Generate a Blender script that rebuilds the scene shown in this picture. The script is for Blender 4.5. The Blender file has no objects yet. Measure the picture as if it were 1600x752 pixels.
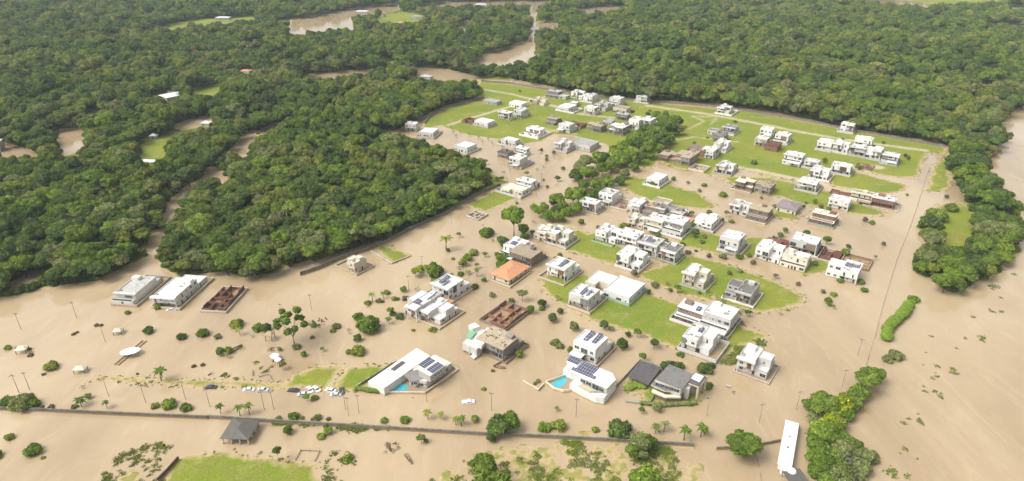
import bpy, bmesh, math, random
import numpy as np
from mathutils import Vector, Matrix, noise
R=math.radians
random.seed(7); rng=np.random.default_rng(7)
SC=bpy.context.scene; COL=SC.collection
# ---------------------------------------------------------------- camera, world, sun, exposure
F=1040.; TH=math.atan(516/F); HC=160.; CT,ST=math.cos(TH),math.sin(TH)
cam=bpy.data.cameras.new('camera'); cam_o=bpy.data.objects.new('camera',cam); COL.objects.link(cam_o)
cam_o.location=(0,0,HC); cam_o.rotation_euler=(math.pi/2-TH,0,0)
cam.sensor_width=36; cam.lens=36*F/1600; cam.clip_end=8000; cam.clip_start=1
SC.camera=cam_o
w=bpy.data.worlds.new("World"); SC.world=w; w.use_nodes=True
nt=w.node_tree; bg=nt.nodes['Background']; sky=nt.nodes.new('ShaderNodeTexSky'); sky.sky_type='NISHITA'; sky.sun_disc=False
SUN_EL,SUN_AZ=52,-112          # the sun stands high behind thin cloud, to the left of the viewer
sky.sun_elevation=R(SUN_EL); sky.sun_rotation=R(SUN_AZ); sky.dust_density=6.0; sky.air_density=1.0
hs=nt.nodes.new('ShaderNodeHueSaturation'); hs.inputs['Saturation'].default_value=.16; hs.inputs['Value'].default_value=1.0
nt.links.new(sky.outputs[0],hs.inputs['Color']); nt.links.new(hs.outputs[0],bg.inputs[0]); bg.inputs[1].default_value=.15
sl=bpy.data.lights.new('sun','SUN'); sl.energy=1.15; sl.angle=R(30); sl.color=(1,.96,.87)
so=bpy.data.objects.new('sun',sl); COL.objects.link(so)
sd=Vector((math.sin(R(SUN_AZ))*math.cos(R(SUN_EL)),math.cos(R(SUN_AZ))*math.cos(R(SUN_EL)),math.sin(R(SUN_EL))))
so.rotation_euler=sd.to_track_quat('Z','Y').to_euler()
vs=SC.view_settings; vs.view_transform='Standard'; vs.look='None'; vs.gamma=1; vs.use_curve_mapping=False
vs.exposure=.86
# ---------------------------------------------------------------- helpers
def un(x,y,z=0.):
    u=(x-800)/F; v=(376-y)/F; dz=-ST+v*CT; t=(z-HC)/dz
    return (u*t,(CT+v*ST)*t)
def unA(P,z=0.):
    P=np.asarray(P,float); u=(P[:,0]-800)/F; v=(376-P[:,1])/F; t=(z-HC)/(-ST+v*CT)
    return np.stack([u*t,(CT+v*ST)*t],1)
def proj(X,Y,Z):
    f=Y*CT-(Z-HC)*ST; up=Y*ST+(Z-HC)*CT
    return 800+F*X/f, 376-F*up/f
def pxm(y): return CT*(y+140)/HC            # pixels (1600 wide photo) per metre at ground row y
def tag(o,label=None,cat=None,group=None,kind=None):
    if label: o['label']=label
    if cat: o['category']=cat
    if group: o['group']=group
    if kind: o['kind']=kind
    return o
def empty(name,loc,rz=0,scale=1):
    o=bpy.data.objects.new(name,None); o.location=loc; o.rotation_euler=(0,0,rz); o.scale=(scale,)*3 if not isinstance(scale,tuple) else scale
    o.empty_display_size=.5; COL.objects.link(o); return o
def link(name,me,parent=None,loc=None,rz=0):
    o=bpy.data.objects.new(name,me); COL.objects.link(o)
    if parent: o.parent=parent
    if loc: o.location=loc; o.rotation_euler=(0,0,rz)
    return o
class MB:
    def __init__(s): s.v=[]; s.f=[]; s.m=[]
    def add(s,vs,fs,m=0):
        n=len(s.v); s.v+=[tuple(v) for v in vs]; s.f+=[tuple(i+n for i in f) for f in fs]; s.m+=[m]*len(fs)
    def box(s,x0,x1,y0,y1,z0,z1,m=0):
        s.add([(x0,y0,z0),(x1,y0,z0),(x1,y1,z0),(x0,y1,z0),(x0,y0,z1),(x1,y0,z1),(x1,y1,z1),(x0,y1,z1)],
              [(0,3,2,1),(4,5,6,7),(0,1,5,4),(1,2,6,5),(2,3,7,6),(3,0,4,7)],m)
    def prism(s,pts,z0,z1,m=0,mt=None):
        n=len(pts)
        a=sum(pts[i][0]*pts[(i+1)%n][1]-pts[(i+1)%n][0]*pts[i][1] for i in range(n))
        if a<0: pts=pts[::-1]
        s.add([(p[0],p[1],z0) for p in pts]+[(p[0],p[1],z1) for p in pts],
              [tuple(range(n-1,-1,-1))]+[(i,(i+1)%n,n+(i+1)%n,n+i) for i in range(n)],m)
        s.add([(p[0],p[1],z1) for p in pts],[tuple(range(n))],m if mt is None else mt)
    def tube(s,pts,rs,n=6,m=0):
        ring=[]; base=len(s.v)
        for i,(p,r) in enumerate(zip(pts,rs)):
            a=Vector(pts[min(i+1,len(pts)-1)])-Vector(pts[max(i-1,0)]); q=a.to_track_quat('Z','Y')
            for k in range(n):
                d=q@Vector((math.cos(2*math.pi*k/n)*r,math.sin(2*math.pi*k/n)*r,0)); s.v.append(tuple(Vector(p)+d))
        for i in range(len(pts)-1):
            for k in range(n):
                k2=(k+1)%n; s.f.append((base+i*n+k,base+i*n+k2,base+(i+1)*n+k2,base+(i+1)*n+k)); s.m.append(m)
        s.f.append(tuple(base+(len(pts)-1)*n+k for k in range(n))); s.m.append(m)
        s.f.append(tuple(base+n-1-k for k in range(n))); s.m.append(m)
    def bar(s,a,b,t,z0,z1,m=0):           # wall piece between two plan points
        a=Vector((a[0],a[1],0)); b=Vector((b[0],b[1],0)); d=(b-a).normalized(); n=Vector((-d.y,d.x,0))*t/2
        s.prism([(a-n)[:2],(b-n)[:2],(b+n)[:2],(a+n)[:2]],z0,z1,m)
    def mesh(s,name,mats,smooth=False):
        me=bpy.data.meshes.new(name); me.from_pydata(s.v,[],s.f)
        for m in mats: me.materials.append(m)
        me.polygons.foreach_set('material_index',s.m)
        if smooth: me.polygons.foreach_set('use_smooth',[True]*len(s.f))
        me.update(); return me
    def build(s,name,mats,parent=None,loc=None,rz=0,smooth=False):
        if not isinstance(mats,(list,tuple)): mats=[mats]
        return link(name,s.mesh(name,mats,smooth),parent,loc,rz)
# ---------------------------------------------------------------- materials
def newmat(n):
    m=bpy.data.materials.new(n); m.use_nodes=True; return m,m.node_tree,m.node_tree.nodes['Principled BSDF']
def surf(n,col,rough=.8,dirt=.25,scale=.35,spec=.3,dcol=None,fine=3.):
    """painted / mineral surface with streaky stains"""
    m,t,b=newmat(n); b.inputs['Roughness'].default_value=rough; b.inputs['Specular IOR Level'].default_value=spec
    g=t.nodes.new('ShaderNodeNewGeometry'); n1=t.nodes.new('ShaderNodeTexNoise'); n1.inputs['Scale'].default_value=scale; n1.inputs['Detail'].default_value=6
    n1.inputs['Roughness'].default_value=.7
    t.links.new(g.outputs['Position'],n1.inputs['Vector'])
    n2=t.nodes.new('ShaderNodeTexNoise'); n2.inputs['Scale'].default_value=fine; n2.inputs['Detail'].default_value=3
    t.links.new(g.outputs['Position'],n2.inputs['Vector'])
    r=t.nodes.new('ShaderNodeMapRange'); r.inputs[1].default_value=.42; r.inputs[2].default_value=.72; r.inputs[3].default_value=0; r.inputs[4].default_value=dirt*2
    t.links.new(n1.outputs[0],r.inputs[0])
    mx=t.nodes.new('ShaderNodeMix'); mx.data_type='RGBA'; mx.inputs[6].default_value=(*col,1)
    dc=dcol or tuple(c*k for c,k in zip(col,(.55,.5,.42))); mx.inputs[7].default_value=(*dc,1); t.links.new(r.outputs[0],mx.inputs[0])
    m2=t.nodes.new('ShaderNodeMix'); m2.data_type='RGBA'; m2.blend_type='MULTIPLY'; m2.inputs[0].default_value=.45*min(1,dirt*4)
    t.links.new(mx.outputs[2],m2.inputs[6]); t.links.new(n2.outputs[0],m2.inputs[7])
    sx=t.nodes.new('ShaderNodeSeparateXYZ'); t.links.new(g.outputs['Position'],sx.inputs[0]); ad=t.nodes.new('ShaderNodeMath'); ad.operation='MULTIPLY_ADD'; ad.inputs[1].default_value=-.9; t.links.new(n1.outputs[0],ad.inputs[0]); t.links.new(sx.outputs[2],ad.inputs[2])
    md_=t.nodes.new('ShaderNodeMapRange'); md_.inputs[1].default_value=.30; md_.inputs[2].default_value=-.15; md_.inputs[3].default_value=0; md_.inputs[4].default_value=.85; t.links.new(ad.outputs[0],md_.inputs[0])
    oi=t.nodes.new('ShaderNodeObjectInfo'); vr=t.nodes.new('ShaderNodeMapRange'); vr.inputs[3].default_value=.66; vr.inputs[4].default_value=1.0; t.links.new(oi.outputs['Random'],vr.inputs[0])
    hv=t.nodes.new('ShaderNodeHueSaturation'); t.links.new(vr.outputs[0],hv.inputs['Value']); t.links.new(m2.outputs[2],hv.inputs['Color'])
    m3=t.nodes.new('ShaderNodeMix'); m3.data_type='RGBA'; t.links.new(md_.outputs[0],m3.inputs[0]); t.links.new(hv.outputs[0],m3.inputs[6]); m3.inputs[7].default_value=(.27,.19,.11,1); t.links.new(m3.outputs[2],b.inputs['Base Color'])
    return m
M={}
M['white']=surf('white_paint',(.80,.78,.73),.7,.20)
M['roofwhite']=surf('white_roof_sheet',(.80,.79,.77),.6,.16,.5)
M['cream']=surf('cream_paint',(.72,.65,.50),.8,.18)
M['pale']=surf('pale_grey_paint',(.60,.58,.53),.8,.22)
M['concrete']=surf('raw_concrete',(.33,.30,.26),.9,.4,.5)
M['tanroof']=surf('tan_screed',(.46,.38,.27),.9,.4,.6)
M['greyroof']=surf('grey_roof',(.25,.24,.23),.85,.35,.4)
M['lgreyroof']=surf('light_grey_roof',(.52,.51,.49),.8,.3,.4)
M['darkroof']=surf('dark_gravel_roof',(.13,.12,.12),.9,.4,.6)
M['brick']=surf('red_brick',(.26,.11,.075),.9,.5,1.2,dcol=(.36,.22,.15))
M['brown']=surf('brown_plaster',(.27,.19,.14),.9,.35,.6)
M['rubble']=surf('rubble_floor',(.40,.30,.20),.95,.8,1.0,dcol=(.22,.13,.08))
M['sandpave']=surf('sandy_paving',(.40,.36,.27),.95,.6,.6,dcol=(.22,.24,.09))
M['sand']=surf('sand_heap',(.58,.46,.26),.95,.3,.8)
M['glass'],_t,_b=newmat('window_glass'); _b.inputs['Base Color'].default_value=(.035,.045,.05,1); _b.inputs['Roughness'].default_value=.08
M['frame']=surf('window_frame',(.5,.5,.5),.5,.05)
M['wood']=surf('weathered_wood',(.16,.10,.065),.85,.3,2)
M['metal']=surf('grey_metal',(.30,.30,.30),.5,.2,1)
M['wall_grey']=surf('stained_concrete_wall',(.27,.245,.21),.95,.7,.6,dcol=(.14,.14,.08))
M['greenwall']=surf('green_tinted_wall',(.36,.50,.40),.8,.2,.5)
M['green']=surf('green_paint',(.25,.55,.32),.6,.1)
M['blue']=surf('blue_paint',(.16,.27,.50),.6,.1)
M['timber_red']=surf('reddish_formwork',(.24,.10,.07),.95,.6,1.5,dcol=(.12,.08,.06))
M['deck']=surf('timber_deck',(.30,.18,.12),.8,.3,1)
M['bark']=surf('bark',(.14,.11,.08),.95,.4,1)
M['palebark']=surf('pale_bark',(.26,.23,.18),.95,.4,1)
M['canvas']=surf('white_canvas',(.82,.82,.80),.5,.06)
M['redhull']=surf('red_hull',(.28,.06,.04),.45,.2)
M['darkhull']=surf('dark_hull',(.06,.055,.045),.5,.3)
M['tyre']=surf('tyre_rubber',(.02,.02,.02),.8,.1)
def carpaint(n,c):
    m,t,b=newmat(n); b.inputs['Base Color'].default_value=(*c,1); b.inputs['Roughness'].default_value=.3; b.inputs['Coat Weight'].default_value=.4; return m
M['car_white']=carpaint('white_car_paint',(.58,.58,.57)); M['car_silver']=carpaint('silver_car_paint',(.42,.43,.44)); M['car_black']=carpaint('black_car_paint',(.03,.03,.035))
def striped(n,col,c2,per,ax=0,rough=.7,w_=.5):
    m,t,b=newmat(n); b.inputs['Roughness'].default_value=rough
    g=t.nodes.new('ShaderNodeTexCoord'); s=t.nodes.new('ShaderNodeSeparateXYZ'); t.links.new(g.outputs['Object'],s.inputs[0])
    a=t.nodes.new('ShaderNodeMath'); a.operation='DIVIDE'; a.inputs[1].default_value=per; t.links.new(s.outputs[ax],a.inputs[0])
    f=t.nodes.new('ShaderNodeMath'); f.operation='FRACT'; t.links.new(a.outputs[0],f.inputs[0])
    c=t.nodes.new('ShaderNodeMath'); c.operation='GREATER_THAN'; c.inputs[1].default_value=w_; t.links.new(f.outputs[0],c.inputs[0])
    no=t.nodes.new('ShaderNodeTexNoise'); no.inputs['Scale'].default_value=.7; no.inputs['Detail'].default_value=5; t.links.new(g.outputs['Object'],no.inputs[0])
    mx=t.nodes.new('ShaderNodeMix'); mx.data_type='RGBA'; mx.inputs[6].default_value=(*col,1); mx.inputs[7].default_value=(*c2,1); t.links.new(c.outputs[0],mx.inputs[0])
    m2=t.nodes.new('ShaderNodeMix'); m2.data_type='RGBA'; m2.blend_type='MULTIPLY'; m2.inputs[0].default_value=.5
    t.links.new(mx.outputs[2],m2.inputs[6]); t.links.new(no.outputs[0],m2.inputs[7]); t.links.new(m2.outputs[2],b.inputs['Base Color'])
    return m
M['tile']=striped('orange_clay_tiles',(.62,.30,.15),(.50,.22,.10),.45)
M['purpletile']=striped('purple_grey_tiles',(.30,.24,.24),(.20,.15,.16),1.2)
M['greytile']=striped('grey_corrugated_tiles',(.13,.12,.10),(.085,.08,.065),.6)
M['ribbed']=striped('ribbed_white_roof',(.74,.74,.72),(.62,.62,.60),.8)
def solarmat():
    m,t,b=newmat('solar_cells'); b.inputs['Roughness'].default_value=.25
    g=t.nodes.new('ShaderNodeTexCoord'); br=t.nodes.new('ShaderNodeTexBrick'); br.offset=0
    t.links.new(g.outputs['Object'],br.inputs[0]); br.inputs['Scale'].default_value=1; br.inputs['Brick Width'].default_value=1.0; br.inputs['Row Height'].default_value=1.7
    br.inputs['Mortar Size'].default_value=.05; br.inputs['Color1'].default_value=(.045,.05,.085,1); br.inputs['Color2'].default_value=(.06,.06,.10,1); br.inputs['Mortar'].default_value=(.42,.42,.44,1)
    t.links.new(br.outputs[0],b.inputs['Base Color']); return m
M['solar']=solarmat()
def poolmat():
    m,t,b=newmat('pool_water'); b.inputs['Base Color'].default_value=(.06,.34,.40,1); b.inputs['Roughness'].default_value=.05; return m
M['pool']=poolmat()
def foliage(n,stops,reg=0.0):
    m,t,b=newmat(n); b.inputs['Roughness'].default_value=.75; b.inputs['Specular IOR Level'].default_value=.15
    oi=t.nodes.new('ShaderNodeObjectInfo'); rp=t.nodes.new('ShaderNodeValToRGB')
    e=rp.color_ramp.elements
    while len(e)<len(stops): e.new(.5)
    for i,c in enumerate(stops): e[i].position=i/(len(stops)-1); e[i].color=(*c,1)
    src=oi.outputs['Random']
    if reg:
        g=t.nodes.new('ShaderNodeNewGeometry'); no=t.nodes.new('ShaderNodeTexNoise'); no.inputs['Scale'].default_value=.009; no.inputs['Detail'].default_value=2; t.links.new(g.outputs['Position'],no.inputs[0])
        mr=t.nodes.new('ShaderNodeMapRange'); mr.inputs[1].default_value=.35; mr.inputs[2].default_value=.65; t.links.new(no.outputs[0],mr.inputs[0])
        mm=t.nodes.new('ShaderNodeMix'); mm.inputs[0].default_value=reg; t.links.new(oi.outputs['Random'],mm.inputs[2]); t.links.new(mr.outputs[0],mm.inputs[3]); src=mm.outputs[0]
    t.links.new(src,rp.inputs[0])
    at=t.nodes.new('ShaderNodeAttribute'); at.attribute_name='tint'
    v=t.nodes.new('ShaderNodeHueSaturation'); v.inputs['Saturation'].default_value=1.0
    t.links.new(at.outputs['Fac'],v.inputs['Value']); t.links.new(rp.outputs[0],v.inputs['Color']); t.links.new(v.outputs[0],b.inputs['Base Color'])
    # light filtering through leaves
    tr=t.nodes.new('ShaderNodeBsdfTranslucent'); t.links.new(v.outputs[0],tr.inputs[0]); ms=t.nodes.new('ShaderNodeMixShader'); ms.inputs[0].default_value=.28
    t.links.new(b.outputs[0],ms.inputs[1]); t.links.new(tr.outputs[0],ms.inputs[2]); t.links.new(ms.outputs[0],t.nodes['Material Output'].inputs[0])
    return m
FOL={
 'forest':foliage('foliage_forest',[(.120,.148,.042),(.058,.108,.016),(.155,.205,.024),(.095,.150,.022),(.070,.100,.030),(.185,.212,.030),(.160,.165,.066),(.115,.178,.020)],.45),
 'dark':foliage('foliage_dark',[(.064,.102,.022),(.092,.132,.030)]),
 'mid':foliage('foliage_mid',[(.100,.155,.020),(.14,.19,.030)]),
 'bright':foliage('foliage_bright',[(.14,.21,.022),(.175,.24,.034)]),
 'yellow':foliage('foliage_yellow',[(.20,.25,.015),(.25,.275,.02)]),
 'lime':foliage('foliage_lime',[(.17,.21,.03),(.21,.24,.04)]),
 'grey':foliage('foliage_grey',[(.12,.13,.08),(.16,.16,.11)]),
 'olive':foliage('foliage_olive',[(.15,.18,.055),(.18,.195,.07)]),
 'brown':foliage('foliage_brown',[(.14,.12,.06),(.18,.15,.08)])}
WORD={'dark':'dark green','mid':'green','bright':'bright green','yellow':'yellow','lime':'yellow-green','grey':'grey-green','olive':'olive green','brown':'brownish'}
# ---------------------------------------------------------------- terrain and water
CANOPY=[(-900,500),(-300,480),(0,468),(30,462),(70,450),(100,447),(150,440),(180,425),(228,402),(238,392),(250,415),(275,432),(300,430),(350,426),(380,436),(430,428),(455,415),(490,408),(530,396),(560,388),(600,376),(625,364),(660,348),(700,332),(725,318),(752,300),(768,290),(764,268),(740,252),(705,238),(668,228),(640,216),(600,210),(592,205),(620,204),(640,194),(668,180),(700,164),(742,155),(756,147),(744,128),(752,122),(800,124),(850,134),(920,147),(1000,156),(1100,161),(1160,167),(1210,175),(1260,186),(1330,201),(1400,213),(1465,222),(1488,232),(1478,245),(1478,262),(1492,285),(1508,305),(1518,335),(1515,370),(1500,392),(1460,385),(1475,372),(1472,350),(1455,336),(1436,345),(1432,362),(1445,378),(1450,392),(1428,400),(1424,420),(1432,430),(1455,435),(1464,450),(1490,458),(1520,446),(1560,428),(1590,392),(1597,350),(1595,325),(1570,292),(1548,268),(1546,250),(1560,228),(1582,216),(1562,196),(1572,182),(1600,166),(1700,140),(2300,60),(2600,-60),(2600,-118),(-1200,-118)]
HOLES_W=[ # water openings in the forest
 [(226,392),(238,362),(256,358),(258,372),(246,388),(242,402),(234,400)],[(252,346),(262,316),(284,312),(280,330),(268,348)],[(268,312),(290,292),(314,280),(318,290),(298,306),(276,320)],
 [(312,284),(322,262),(344,264),(358,284),(352,296),(334,284),(324,292)],[(344,244),(366,230),(376,214),(398,204),(404,216),(388,234),(386,250),(372,248)],[(402,206),(428,193),(434,200),(412,216)],
 [(88,202),(132,200),(130,236),(98,244),(90,228)],[(-40,210),(32,230),(64,240),(56,248),(-40,246)],
 [(268,198),(300,186),(328,180),(332,194),(285,204)],
 [(450,54),(456,28),(548,26),(552,48),(500,52)],[(480,27),(560,12),(622,6),(624,16),(560,27),(545,30)],[(640,12),(700,2),(860,0),(862,9),(700,12)],
 [(714,50),(722,34),(742,28),(738,36),(722,52)],[(648,122),(652,106),(668,103),(704,110),(748,121),(748,128),(700,130),(655,126)],
 [(472,126),(480,116),(586,108),(582,118),(500,126)],[(742,102),(748,88),(790,74),(826,64),(830,44),(836,44),(834,74),(840,98),(800,102)],
 [(830,46),(834,35),(870,34),(870,47)],[(900,20),(905,14),(975,8),(980,14),(940,22)],[(826,30),(834,0),(842,2),(836,34)],
 [(1335,-2),(1400,-2),(1472,6),(1460,12),(1400,9)],[(1530,38),(1600,37),(1600,42),(1530,42)],
 [(15,445),(50,425),(65,430),(58,445),(30,455)],[(30,20),(33,19),(36,22),(32,23)]]
HOLES_G=[ # clearings
 [(218,252),(224,214),(262,212),(330,192),(345,200),(300,208),(262,220),(256,258),(222,258)],
 [(300,152),(302,138),(345,130),(345,150),(308,156)],[(228,160),(232,146),(280,146),(278,162)],
 [(235,46),(300,30),(400,24),(402,32),(300,44),(240,52)],[(590,35),(600,22),(640,18),(668,25),(660,36),(600,42)],[(585,100),(590,92),(618,92),(620,100)],
 [(130,182),(150,170),(165,170),(150,184)],[(1400,0),(1400,-8),(1570,-8),(1580,0),(1562,6),(1470,8)],[(95,248),(110,240),(128,244),(118,252)],
 [(748,124),(756,118),(800,122),(800,128)],[(372,112),(385,106),(400,108),(400,118),(378,120)],
 [(425,35),(450,27),(455,30),(440,37)],[(1570,12),(1600,8),(1600,16),(1575,16)]]
GRASS=[
 [(655,205),(668,188),(700,167),(750,155),(744,138),(752,126),(870,143),(1000,159),(1180,176),(1300,199),(1478,231),(1478,240),(1447,240),(1438,262),(1432,277),(1400,277),(1345,268),(1275,262),(1285,282),(1262,286),(1200,275),(1150,262),(1120,262),(1110,275),(1085,268),(1055,262),(1030,252),(1020,262),(985,260),(965,240),(945,226),(900,213),(860,210),(846,222),(815,225),(800,214),(775,218),(735,212),(705,203),(690,196)],
 [(1300,270),(1345,271),(1380,281),(1417,291),(1405,300),(1370,302),(1330,297),(1298,290)],
 [(1130,277),(1205,278),(1255,292),(1290,300),(1312,306),(1302,320),(1295,328),(1250,318),(1210,305),(1175,294),(1140,286)],
 [(1315,308),(1340,318),(1385,332),(1370,337),(1320,333)],
 [(962,272),(1010,280),(1050,290),(1090,303),(1120,322),(1100,327),(1060,323),(1020,315),(990,303),(968,290)],
 [(885,362),(905,359),(920,367),(945,363),(985,396),(980,418),(950,412),(885,390)],
 [(1062,352),(1085,358),(1130,370),(1210,371),(1200,395),(1180,404),(1150,396),(1120,398),(1080,386),(1058,386)],
 [(995,428),(1040,412),(1080,399),(1120,410),(1160,421),(1220,445),(1258,465),(1250,478),(1190,489),(1150,481),(1060,457),(1005,436)],
 [(845,432),(880,425),(930,434),(945,462),(985,468),(1010,459),(1070,480),(1090,500),(1120,512),(1150,508),(1205,525),(1175,535),(1135,556),(1100,560),(1060,546),(1000,521),(925,500),(885,478),(855,457)],
 [(755,274),(765,268),(795,284),(770,298)],[(730,321),(790,292),(820,304),(808,311),(760,330)],
 [(440,605),(460,589),(495,574),(536,572),(515,608)],[(540,576),(592,572),(612,580),(560,610),(526,608)],[(150,592),(160,590),(300,594),(442,600),(440,607),(290,602)],
 [(240,790),(265,730),(290,715),(340,708),(410,716),(440,722),(495,725),(498,790)],
 [(1455,330),(1470,320),(1500,317),(1525,330),(1530,375),(1500,400),(1465,395)],[(1448,300),(1462,258),(1478,246),(1485,292),(1465,300)],
 [(582,386),(600,383),(642,400),(615,411)],[(1000,615),(1020,602),(1100,612),(1095,630),(1010,630)],
 [(975,598),(985,592),(1010,606),(1000,614),(978,610)],[(1300,355),(1280,350),(1262,338),(1275,330),(1310,352)],
 [(1210,322),(1250,333),(1245,346),(1205,338)],[(1240,420),(1280,405),(1310,416),(1285,425),(1255,432)]]
PATCHY=[[(660,800),(690,738),(760,700),(860,690),(1000,690),(1100,725),(1110,800)],[(150,800),(190,740),(260,715),(262,740),(240,800)],[(870,668),(1090,690),(1085,705),(850,686)],[(1130,560),(1190,535),(1170,550),(1150,575)]]
def sdist(P,poly):
    """signed distance (metres, >0 inside) of plan points to a picture polygon laid on the ground"""
    Q=unA(poly); n=len(Q); d=np.full(len(P),1e18); ins=np.zeros(len(P),bool)
    mn,mx=Q.min(0)-60,Q.max(0)+60
    near=((P>=mn)&(P<=mx)).all(1); p=P[near]; dd=np.full(len(p),1e18); ii=np.zeros(len(p),bool)
    for i in range(n):
        a,b=Q[i],Q[(i+1)%n]; ab=b-a; L=max((ab**2).sum(),1e-9)
        t=np.clip(((p-a)@ab)/L,0,1); q=p-a-t[:,None]*ab; dd=np.minimum(dd,(q**2).sum(1))
        c=(a[1]>p[:,1])!=(b[1]>p[:,1]); den=ab[1] if abs(ab[1])>1e-9 else 1e-9
        ii^=c&(p[:,0]<a[0]+(p[:,1]-a[1])*ab[0]/den)
    r=np.full(len(P),-60.); r[near]=np.where(ii,1,-1)*np.sqrt(dd); return r
def inpoly(PX,PY,poly):
    ins=np.zeros(PX.shape,bool); n=len(poly)
    for i in range(n):
        a,b=poly[i],poly[(i+1)%n]; c=(a[1]>PY)!=(b[1]>PY); den=(b[1]-a[1]) or 1e-9
        ins^=c&(PX<a[0]+(PY-a[1])*(b[0]-a[0])/den)
    return ins
def canopy(PX,PY):
    m=inpoly(PX,PY,CANOPY)
    for h in HOLES_W+HOLES_G: m&=~inpoly(PX,PY,h)
    return m
def vnoise(P,s,seed=0):
    """cheap smooth value noise on plan points"""
    r=np.random.default_rng(seed+5); T=r.random((256,256)); q=P/s; i=np.floor(q).astype(int); f=q-i; f=f*f*(3-2*f)
    g=lambda a,b:T[(i[:,0]+a)%256,(i[:,1]+b)%256]
    return (g(0,0)*(1-f[:,0])+g(1,0)*f[:,0])*(1-f[:,1])+(g(0,1)*(1-f[:,0])+g(1,1)*f[:,0])*f[:,1]
ROADS=[([(752,140),(800,148),(840,158),(900,178),(960,185),(1010,188)],4),([(1012,166),(1100,178),(1180,193),(1250,207),(1320,219),(1445,236)],5),
 ([(1285,268),(1350,268),(1420,286)],5),([(1155,262),(1205,272),(1260,284),(1300,292),(1360,303)],5),([(700,196),(760,178),(830,158),(860,150)],3.5),
 ([(830,200),(900,210)],3),([(1020,245),(1050,220),(1085,215),(1150,222)],2.2),([(1075,203),(1100,190),(1082,182),(1120,184),(1110,195)],1.6),([(515,607),(525,590),(540,574)],3),
 ([(1155,290),(1200,300)],4),([(1340,262),(1372,262)],8),([(850,300),(830,330)],3)]
def terrain_h(P):
    s=np.full(len(P),-60.)
    fo=sdist(P,CANOPY)
    for h in HOLES_W: fo=np.minimum(fo,-sdist(P,h))
    gr=np.full(len(P),-60.)
    for g in GRASS: gr=np.maximum(gr,sdist(P,g))
    cl=np.full(len(P),-60.)
    for g in HOLES_G: cl=np.maximum(cl,sdist(P,g))
    pt=np.full(len(P),-60.)
    for g in PATCHY: pt=np.maximum(pt,sdist(P,g))
    s=np.maximum(np.maximum(fo,gr),cl)
    n=vnoise(P,9,1)*.5+vnoise(P,3.3,2)*.35+vnoise(P,1.4,3)*.15-.5
    h=np.clip((s+.6+n*2.6)*.06,-1.4,.32)+n*.05+(vnoise(P,1.1,31)-.5)*.10
    hp=np.where(pt>0,np.clip(pt*.03,0,.10)+((vnoise(P,5,21)*.35+vnoise(P,1.9,22)*.4+vnoise(P,1.0,23)*.25)-.5)*.8-.05,-1.4)
    h=np.maximum(h,np.minimum(hp,.25))
    return h,fo,np.maximum(gr,cl),pt
gx=np.arange(-500,2101,2.5); gy=np.concatenate([np.arange(-117,-60,4.),np.arange(-60,0,2.),np.arange(0,110,2.5),np.arange(110,320,1.2),np.arange(320,830,3.),[860,920,1050,1400,2600]])
GX,GY=np.meshgrid(gx,gy); P=unA(np.stack([GX.ravel(),GY.ravel()],1))
h,fo,gr,pt=terrain_h(P)
nx,ny=len(gx),len(gy)
me=bpy.data.meshes.new('ground'); V=np.column_stack([P,h])
idx=np.arange(nx*ny).reshape(ny,nx); q=np.stack([idx[1:,:-1],idx[1:,1:],idx[:-1,1:],idx[:-1,:-1]],-1).reshape(-1,4)
me.from_pydata(V.tolist(),[],q.tolist())
rd=np.full(len(P),60.)
for pl,wd in ROADS:
    Q=unA(pl)
    for a,b in zip(Q[:-1],Q[1:]):
        ab=b-a; t=np.clip(((P-a)@ab)/(ab@ab),0,1); d=np.sqrt(((P-a-t[:,None]*ab)**2).sum(1))-wd/2; rd=np.minimum(rd,d)
za=np.stack([np.clip(fo/4+.5,0,1)*(gr<0),np.clip(.5-(rd+vnoise(P,4,9)*2-1)/3,0,1),np.clip((pt)/3,0,1),np.ones(len(P))],1)
ca=me.color_attributes.new('zone','FLOAT_COLOR','POINT'); ca.data.foreach_set('color',za.astype(np.float32).ravel())
me.polygons.foreach_set('use_smooth',[True]*len(me.polygons))
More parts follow.
